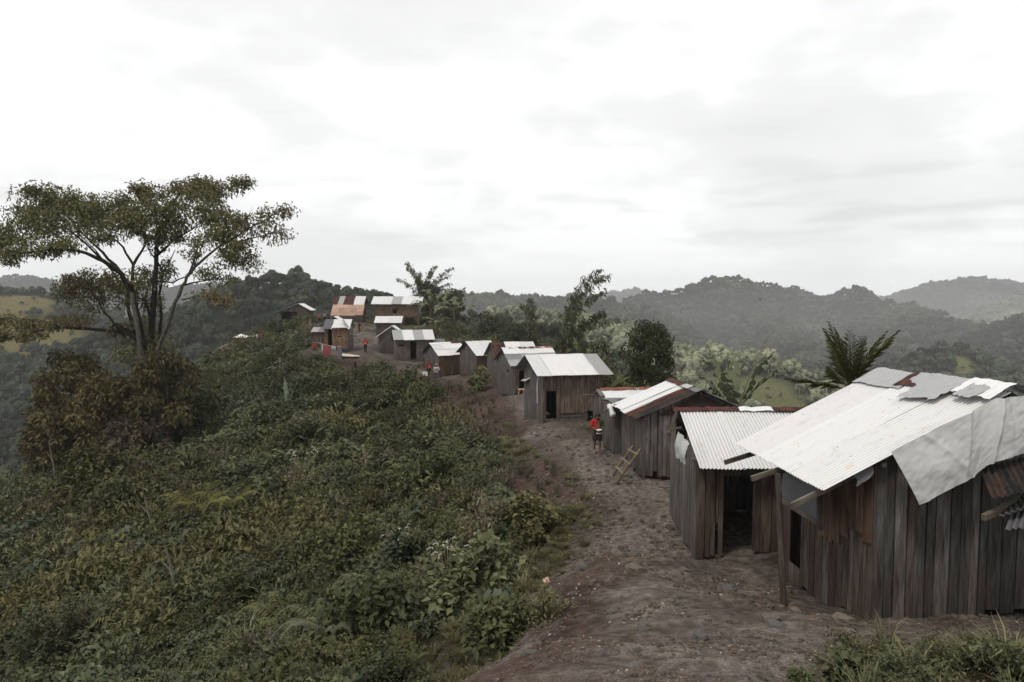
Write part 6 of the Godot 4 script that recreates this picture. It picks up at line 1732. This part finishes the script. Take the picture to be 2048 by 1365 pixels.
# ---------------------------------------------------------------- ground cover, woods, stones
func make_undergrowth() -> void:
	var olive := Color(0.086, 0.083, 0.044)
	var kinds := [
		shrub_mesh(901, 0.62, 0.55, 0.13, 0.75, 520, olive), shrub_mesh(902, 0.7, 0.75, 0.1, 0.5, 620, Color(0.094, 0.087, 0.042)), shrub_mesh(903, 0.55, 0.5, 0.17, 0.8, 340, Color(0.074, 0.083, 0.054)),
		shrub_mesh(904, 0.75, 0.7, 0.075, 0.55, 800, Color(0.078, 0.075, 0.042)), shrub_mesh(905, 0.5, 0.9, 0.2, 0.3, 300, Color(0.1, 0.094, 0.05)), shrub_mesh(906, 0.6, 0.9, 0.09, 0.5, 260, Color(0.12, 0.1, 0.07), 3),
		shrub_mesh(907, 1.25, 1.35, 0.17, 0.65, 1500, Color(0.08, 0.082, 0.042)), shrub_mesh(908, 1.1, 1.6, 0.12, 0.5, 1700, Color(0.088, 0.082, 0.044)),
		shrub_mesh(909, 0.95, 0.5, 0.22, 1, 190, Color(0.125, 0.122, 0.06), 2)]
	var grass := [shrub_mesh(911, 0.22, 0.3, 0.02, 1, 46, Color(0.11, 0.108, 0.056), 1), shrub_mesh(912, 0.3, 0.2, 0.05, 0.55, 90, Color(0.096, 0.104, 0.052)), shrub_mesh(913, 0.3, 0.75, 0.022, 1, 50, Color(0.15, 0.14, 0.08), 1)]
	var put := []; var tint := []
	for i in 12:
		put.append([]); tint.append(PackedColorArray())
	rng.seed = 77
	var pick := noise(78, 0.05, 3); var pick2 := noise(79, 0.16, 2)
	var r := 2.2
	while r < 150.0:
		var step := 0.27 + 0.0098 * r
		var n := int(1.5 * r / step)
		for i in n:
			var a := -0.75 + 1.5 * (i + rng.randf()) / n
			var rr := r + rf(0, step)
			var x := rr * sin(a); var z := -rr * cos(a)
			if near_weight(x, z) < 0.15: continue
			var e := caps(bare, x, z)
			if e < 0.12: continue
			if caps(plots, x, z) < -0.2: continue
			var bk := caps(banks, x, z)
			var y := surface(x, z)
			var yy := (y + x * 0.0 + 1.5) / rr
			if yy < -0.68: continue
			var u := pick.get_noise_2d(x, z); var u2 := pick2.get_noise_2d(x, z)
			if e > 1.6 and u2 < -0.34 and rng.randf() < 0.75: continue
			var k := 0
			var size := 1.0
			if bk < 0.25:
				if rng.randf() < 0.4: continue
				k = 6 if rng.randf() < 0.6 else 5
				size = rf(0.5, 1.0)
			elif e < 0.55 + u2 * 0.5:
				if rng.randf() < 0.35: continue
				k = 6 + rng.randi() % 2
				size = rf(0.5, 1.0)
			elif e < 1.5 + u * 1.2:
				k = [7, 1, 0, 6, 3, 7, 8][rng.randi() % 7]
				size = rf(0.45, 0.8)
			else:
				var w := u * 2.2 + rf(-0.55, 0.55)
				k = 0 if w < -0.55 else 1 if w < -0.15 else 3 if w < 0.25 else 2 if w < 0.6 else 4
				if rng.randf() < 0.07: k = 5
				if rng.randf() < 0.035: k = 11
				if rng.randf() < 0.02: k = 8
				size = rf(0.5, 1.25) * (1.0 + u2 * 0.75)
				if e > 2.6 and bk > 1.5 and rng.randf() < 0.055 + 0.05 * u2:
					k = 9 + rng.randi() % 2
					size = rf(0.6, 1.1)
			size *= clampf(step / 0.42, 0.85, (2.4 if rr < 55.0 else 1.75) if k < 9 else (1.5 if rr < 55.0 else 1.05))
			size *= clampf(0.3 + (e - 0.3) / (3.0 + rr * 0.03), 0.3 if k < 6 or k > 8 else 0.75, 1.0)
			if rr < 6.5 and x > 0.8:
				k = [7, 3, 0, 6][rng.randi() % 4]
				size = rf(0.28, 0.5)
				for extra in 3:
					var gx := x + rf(-0.5, 0.5); var gz := z + rf(-0.4, 0.4)
					if caps(bare, gx, gz) < 0.1: continue
					var kk: int = [7, 3, 6, 8][rng.randi() % 4]
					var gs := rf(0.25, 0.5)
					put[kk].append(Transform3D(Basis(Vector3.UP, rf(0, TAU)).scaled(Vector3.ONE * gs), Vector3(gx, surface(gx, gz) - 0.02, gz)))
					tint[kk].append(Color(0.95, 1.0, 0.9) * rf(0.7, 1.2))
			var b := Basis(Vector3.UP, rf(0, TAU)).rotated(Vector3(rf(-1, 1), 0, rf(-1, 1)).normalized(), rf(0, 0.3)).scaled(Vector3(size, size * rf(0.75, 1.25), size))
			put[k].append(Transform3D(b, Vector3(x, y - 0.05 * size, z)))
			var g := 0.88 + u2 * 0.45 + rf(-0.22, 0.26)
			var warm := u * 0.35 + rf(-0.12, 0.14)
			tint[k].append(Color(g * (0.96 + warm * 0.4), g * 1.04, g * (0.99 - warm * 0.6)))
			if e < 1.7 and rr > 6.5 and rr < 48.0 and bk > 0.1:
				for extra in 3:
					var gx := x + rf(-1, 1) * step; var gz := z + rf(-1, 1) * step
					if caps(bare, gx, gz) < 0.05 + u2 * 0.4: continue
					var kk := 6 + (extra % 2)
					var gs := rf(0.45, 0.9) * clampf(step / 0.42, 0.85, 1.5)
					put[kk].append(Transform3D(Basis(Vector3.UP, rf(0, TAU)).scaled(Vector3(gs, gs * rf(0.5, 1.0), gs)), Vector3(gx, surface(gx, gz) - 0.02, gz)))
					tint[kk].append(Color(g * 1.1, g * 1.05, g * 0.95) * rf(0.8, 1.2))
		r += step
	for i in 12:
		scatter("grass" if i in [6, 7, 8] else "undergrowth", kinds[i] if i < 6 else grass[i - 6] if i < 9 else kinds[i - 3], put[i], tint[i])
	# plants one can pick out of the slope
	var defs := [
		["fern", [[395, 1075, 27.5, "yellow green fern with broad fronds under the big tree, left of its twin", 1.5, Color(0.12, 0.115, 0.035)], [462, 1085, 26.5, "yellow green fern right of the other one under the big tree", 1.6, Color(0.115, 0.115, 0.04)], [665, 1335, 12.5, "large grey green fern at the bottom of the slope", 1.0, Color(0.1, 0.105, 0.068)], [745, 1260, 14.2, "fern with an upright pale frond above the large fern", 0.9, Color(0.095, 0.1, 0.06)], [240, 1245, 21, "small fern in the dark lower left undergrowth", 0.9, Color(0.06, 0.066, 0.035)], [540, 1010, 31, "light fern in the middle of the slope", 1.1, Color(0.1, 0.105, 0.05)]]],
		["taro_plant", [[975, 1250, 9.9, "broad-leaved taro plant beside the bare bank", 0.5, Color(0.08, 0.096, 0.07)], [1000, 1215, 10.8, "second taro plant behind the first one by the bank", 0.42, Color(0.07, 0.085, 0.06)]]],
		["leafy_bush", [[960, 1160, 12.6, "big pale-leaved bush topped with white flower plumes", 1.25, Color(0.11, 0.115, 0.06)], [1085, 1240, 9.3, "round feathery bush on the edge of the bank", 0.5, Color(0.115, 0.115, 0.055)], [1060, 1060, 16.0, "yellowish bush where the slope meets the raw bank", 1.1, Color(0.1, 0.098, 0.045)], [820, 1160, 16.5, "dark broad-leaved bush in the middle foreground", 1.2, Color(0.055, 0.068, 0.04)], [1000, 1290, 9.2, "small bush with a yellow leaf by the taro", 0.6, Color(0.08, 0.085, 0.04)], [640, 735, 62, "dark bush under the washing line", 1.6, Color(0.05, 0.06, 0.03)], [760, 750, 57, "green bush on the bend of the path", 1.5, Color(0.065, 0.075, 0.035)],
			[1600, 1350, 4.75, "leafy sprig at the bottom edge, left of the corner bushes", 0.1, Color(0.085, 0.1, 0.045)], [1760, 1345, 4.6, "bright green bush at the bottom edge below the nearest hut", 0.12, Color(0.08, 0.088, 0.042)], [1880, 1340, 4.6, "dense green bush in the bottom right corner, middle one", 0.13, Color(0.085, 0.09, 0.042)], [2010, 1340, 4.6, "tallest green bush in the bottom right corner", 0.17, Color(0.09, 0.095, 0.045)]]],
		["plume_grass", [[608, 1025, 29, "clump of white plume grass in the middle of the slope", 1.3, Color(0.5, 0.48, 0.45)], [895, 1085, 14.0, "white drooping plumes above the pale-leaved bush", 0.8, Color(0.6, 0.57, 0.53)], [575, 745, 66, "whitish plume grass high on the slope", 1.8, Color(0.4, 0.38, 0.33)], [560, 790, 57, "whitish plume grass below the crest", 1.6, Color(0.38, 0.36, 0.31)], [800, 1130, 17, "single white plume left of the dark bush", 0.8, Color(0.55, 0.52, 0.48)]]]]
	for d in defs:
		for q in d[1]:
			rng.seed = hash(q[3])
			var at := Vector3(P(q[0], q[1], q[2]).x, 0, -q[2])
			at.y = surface(at.x, at.z) + (0.4 * q[4] if d[0] == "fern" else 0.35 * q[4] if d[0] == "plume_grass" else 0.0)
			var t := thing(d[0], at, q[3], {"fern": "fern", "taro_plant": "plant", "leafy_bush": "bush", "plume_grass": "grass clump"}[d[0]], {"fern": "ferns on the slope", "taro_plant": "taro by the bank", "leafy_bush": "bushes on the slope", "plume_grass": "white plume grass"}[d[0]])
			var s: float = q[4]
			var seed_ := int(q[0]) * 7 + int(q[1])
			if d[0] == "fern":
				for k in 9:
					var m := MB.new()
					var a := TAU * k / 9.0 + rf(-0.3, 0.3)
					frond(m, Vector3(0, 0.15 * s, 0), Vector3(cos(a), 0, sin(a)), s * rf(0.8, 1.15), s * rf(0.45, 0.75), s * 0.2, 34, q[5])
					obj("frond", m.mesh(M.leaf), t)
			elif d[0] == "taro_plant":
				for k in 9:
					var m := MB.new()
					var a := TAU * k / 9.0 + rf(-0.3, 0.3)
					var out := Vector3(cos(a), 0, sin(a))
					var p := out * s * rf(0.2, 0.5) + Vector3(0, s * rf(0.45, 0.95), 0)
					m.bar(Vector3.ZERO, p, 0.015, 0.015, q[5] * 0.9)
					var dn := (out * 0.6 + Vector3(0, -0.8, 0)).normalized()
					var sd := Vector3(-out.z, 0, out.x)
					var ln := s * rf(0.4, 0.6)
					var c := vary(q[5], 0.25)
					for g in [-1.0, 1.0]:
						m.quad(p - dn * ln * 0.2, p - dn * ln * 0.32 + sd * g * ln * 0.3, p + dn * ln * 0.25 + sd * g * ln * 0.36 + out * 0.02, p + dn * ln * 0.3, c)
						m.quad(p + dn * ln * 0.3, p + dn * ln * 0.25 + sd * g * ln * 0.36 + out * 0.02, p + dn * ln * 0.6 + sd * g * ln * 0.2, p + dn * ln * 0.9, c)
					obj("leaf", m.mesh(M.leaf), t)
			elif d[0] == "leafy_bush":
				var lf := 0.035 if s < 0.3 else 0.06 if s < 0.5 else 0.075 if s < 0.6 else 0.15
				var mm := shrub_mesh(seed_, s * 1.0, s * 0.95, lf * maxf(1.0, s * 0.9), 0.75 if s > 1.0 else 0.42, 1500 if s > 0.5 else 620, q[5])
				obj("foliage", mm, t)
				var m := MB.new()
				m.tube([Vector3(0, -0.1, 0), Vector3(0.02, s * 0.5, 0)], [0.03 * s, 0.015 * s], 6, Color(0.1, 0.085, 0.06))
				obj("stem", m.mesh(M.bark, true), t)
			else:
				for k in 11:
					var m := MB.new()
					var a := rf(0, TAU)
					var tip := Vector3(cos(a) * s * rf(0.1, 0.5), s * rf(0.7, 1.15), sin(a) * s * rf(0.1, 0.5))
					m.bar(Vector3.ZERO, tip, 0.01, 0.01, Color(0.16, 0.14, 0.09))
					var dn := Vector3(cos(a) * 0.5, 0.4, sin(a) * 0.5).normalized()
					for j in 40:
						var u := j / 40.0
						var e := (rdir() * 0.7 + dn + Vector3(0, -u, 0)).normalized()
						m.leaf(tip + (dn * u + Vector3(0, -0.8 * u * u, 0)) * s * 0.22, e, e.cross(rdir()).normalized(), s * 0.04, s * 0.012, vary(q[5], 0.1), 0.2)
					obj("plume", m.mesh(M.leaf), t)

func make_forest() -> void:
	var kinds := [crown_mesh(921, 15, 3.3, 2.9, 0.55, 760, Color(0.053, 0.056, 0.05), 7.0), crown_mesh(922, 13, 2.7, 3.5, 0.5, 700, Color(0.047, 0.05, 0.046), 8.0), crown_mesh(923, 17, 3.8, 2.4, 0.55, 820, Color(0.06, 0.061, 0.054), 6.0), crown_mesh(924, 11, 2.2, 2.6, 0.45, 600, Color(0.056, 0.06, 0.05), 6.0)]
	var put := [[], [], [], []]
	var tint := [PackedColorArray(), PackedColorArray(), PackedColorArray(), PackedColorArray()]
	var singles := []
	rng.seed = 88
	var pick := noise(89, 0.012, 3)
	var r := 128.0
	while r < 2700.0:
		var step := 4.3 * (1.0 + r / 1500.0)
		var n := int(1.46 * r / step)
		for i in n:
			var a := -0.73 + 1.46 * (i + rng.randf()) / n
			var rr := r + rf(0, step)
			var x := rr * sin(a); var z := -rr * cos(a)
			var nw := near_weight(x, z)
			if nw > 0.45: continue
			var y := ground(x, z)
			if not in_view(x, y, z, 10.0): continue
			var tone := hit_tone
			var g: float = hit_grow
			var in_meadow_sun_patch := false
			for md in meadow_sun_patches:
				var q := Vector2((x - md[0].x) / md[1], (z - md[0].z) / md[2]).length() + pick.get_noise_2d(x * 6.0, z * 6.0) * 0.5
				if q < 1.0: in_meadow_sun_patch = true
			if in_meadow_sun_patch and rng.randf() > (0.6 if rr < 500.0 else 0.8): continue
			var k := rng.randi() % 4
			var u := pick.get_noise_2d(x, z)
			var size := rf(0.62, 1.2) * (1.0 + u * 0.5) * (1.0 + r / 2600.0) * (0.75 + 0.25 * g)
			if in_meadow_sun_patch: size *= rf(0.1, 0.34) if rr < 500.0 else 0.7
			var bz := Basis(Vector3.UP, rf(0, TAU)).scaled(Vector3(size, size * rf(0.85, 1.35), size))
			var c := tone * (19.0 * (1.0 + u * 0.6 + rf(-0.32, 0.36)))  # on the spur this tint carries the sunlight
			c = Color(c.r, c.g * (1.0 + rf(-0.04, 0.06)), c.b)
			var tr := Transform3D(bz, Vector3(x, y + size * rf(-1.4, 1.0), z))
			if rr < 330.0 and singles.size() < 110 and not in_meadow_sun_patch and rng.randf() < 0.2:
				singles.append([tr, c, k, size])
				continue
			put[k].append(tr)
			tint[k].append(c)
		r += step
	for k in 4: scatter("forest", kinds[k], put[k], tint[k])
	# some of the nearer trees of the woods, each by itself
	var protos := {}
	for q in singles:
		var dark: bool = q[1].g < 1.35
		var key := "%d%s" % [q[2], dark]
		if not protos.has(key):
			var b := MB.new()
			b.tube([Vector3(0, -7, 0), Vector3(0.15, -2, 0.1), Vector3(0, 3, 0)], [0.24, 0.19, 0.08], 6, Color(0.17, 0.155, 0.135), false)
			protos[key] = [b.mesh(M.bark, true), crown_mesh(930 + q[2], 15, 3.0, 2.9, 0.5, 800, Color(0.043, 0.05, 0.031) if dark else Color(0.17, 0.172, 0.125))]  # the lighter crown has the spur's sunlight put into its colour
		var t := thing("forest_tree", Vector3.ZERO, "dark forest tree with a rounded crown on the wooded hills behind the village" if dark else "pale green forest tree on the lit spur right of the village", "tree", "trees of the dark wooded hills" if dark else "trees of the spur with painted sunlight")
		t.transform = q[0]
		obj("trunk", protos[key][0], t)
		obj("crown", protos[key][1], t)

func make_stones() -> void:
	var shapes := [rock_mesh(941, Color(0.25, 0.215, 0.19)), rock_mesh(942, Color(0.28, 0.24, 0.2)), rock_mesh(943, Color(0.21, 0.2, 0.195))]
	rng.seed = 55
	for q in [[1685, 1275, 7.9, 0.2, "large grey rock in front of the nearest hut's corner"], [1540, 1290, 7.2, 0.17, "bluish grey stone below the porch post"], [1550, 1310, 6.9, 0.15, "rounded pale stone beside the bluish one"], [1270, 1150, 11.2, 0.26, "layered rock breaking through the middle of the path"], [1305, 1146, 11.3, 0.12, "small smooth stone right of the layered rock"], [1370, 1150, 11.4, 0.14, "stone near the second hut's corner"], [1337, 1222, 9.0, 0.13, "grey stone in the middle of the path"], [1345, 1115, 12.6, 0.09, "pale stone below the second hut's wall"],
		[1290, 1290, 7.0, 0.12, "flat stone low on the path, left"], [1400, 1310, 6.6, 0.14, "tan stone low on the path, right"], [1060, 1310, 6.7, 0.1, "grey stone on the dark litter at the left"], [1225, 1235, 8.8, 0.13, "layered pale stone on the path's left side"], [1590, 1260, 8.3, 0.11, "rock at the foot of the porch post"], [1460, 1180, 10.4, 0.16, "stone half sunk between the two near huts"], [1640, 1240, 8.8, 0.09, "stone against the nearest hut's side wall"], [1168, 1110, 12.0, 0.2, "grey rock at the edge of grass and path"], [905, 735, 60.0, 0.6, "pale boulder by the long hut's yard"], [1850, 1300, 6.6, 0.16, "stone among the litter before the gable"]]:
		var p := P(q[0], q[1], q[2])
		var o := obj("rock", shapes[rng.randi() % 3])
		var s: float = q[3] * 0.62
		o.transform = Transform3D(Basis(Vector3.UP, rf(0, TAU)).scaled(Vector3(s * rf(0.9, 1.4), s * rf(0.7, 1.0), s)), Vector3(p.x, surface(p.x, p.z) + s * 0.02, p.z))
		tag(o, q[4], "rock", "rocks in the path")
	# gravel, chips of wood and fallen leaves on the trodden earth
	var put := [[], [], [], [], []]
	var tint := [PackedColorArray(), PackedColorArray(), PackedColorArray(), PackedColorArray(), PackedColorArray()]
	var chip := MB.new()
	chip.bar(Vector3(-0.5, 0, 0), Vector3(0.5, 0.03, 0), 0.06, 0.05, Color.WHITE)
	var dead := MB.new()
	dead.leaf(Vector3(-0.5, 0, 0), Vector3(1, 0.1, 0).normalized(), Vector3(0, 0.2, 1).normalized(), 1.0, 0.5, Color.WHITE, 0.1)
	for i in 90000:
		var r := 3.2 * pow(12.0, rng.randf())
		var a := rf(-0.25, 0.72)
		var x := r * sin(a); var z := -r * cos(a)
		var e := caps(bare, x, z)
		var bk := caps(banks, x, z)
		if e > 0.5 and bk > 0.3: continue
		var u := broad.get_noise_2d(x * 8.0, z * 8.0)
		if rng.randf() > 0.3 + u: continue
		if rng.randf() < 0.4: continue
		var k := rng.randi() % 3
		if rng.randf() < (0.6 if bk < 0.3 or x < 0.9 else 0.3): k = 3 + rng.randi() % 2
		var s := (0.012 + 0.035 * pow(rng.randf(), 3.0)) if k < 3 else rf(0.02, 0.075)
		s *= clampf(r / 9.0, 0.6, 1.7)
		var c := Color(1.0, 0.93, 0.88) * rf(0.6, 1.05)
		if k == 3: c = Color(0.2, 0.15, 0.11) * rf(0.3, 1.5)
		if k == 4: c = [Color(0.17, 0.1, 0.06), Color(0.22, 0.17, 0.12), Color(0.08, 0.055, 0.045), Color(0.28, 0.25, 0.21), Color(0.12, 0.09, 0.06)][rng.randi() % 5]
		if k == 4 and rng.randf() < 0.008: c = Color(0.5, 0.5, 0.5)
		put[k].append(Transform3D(Basis(Vector3.UP, rf(0, TAU)).rotated(Vector3(rf(-1, 1), 0, rf(-1, 1)).normalized(), rf(0, 0.35)) * Basis().scaled(Vector3(s, s * (0.7 if k < 3 else 1.0), s)), Vector3(x, surface(x, z) + s * 0.15, z)))
		tint[k].append(c)
	for k in 5: scatter("gravel" if k < 3 else "litter", shapes[k] if k < 3 else chip.mesh(M.wood) if k == 3 else dead.mesh(M.leaf), put[k], tint[k])
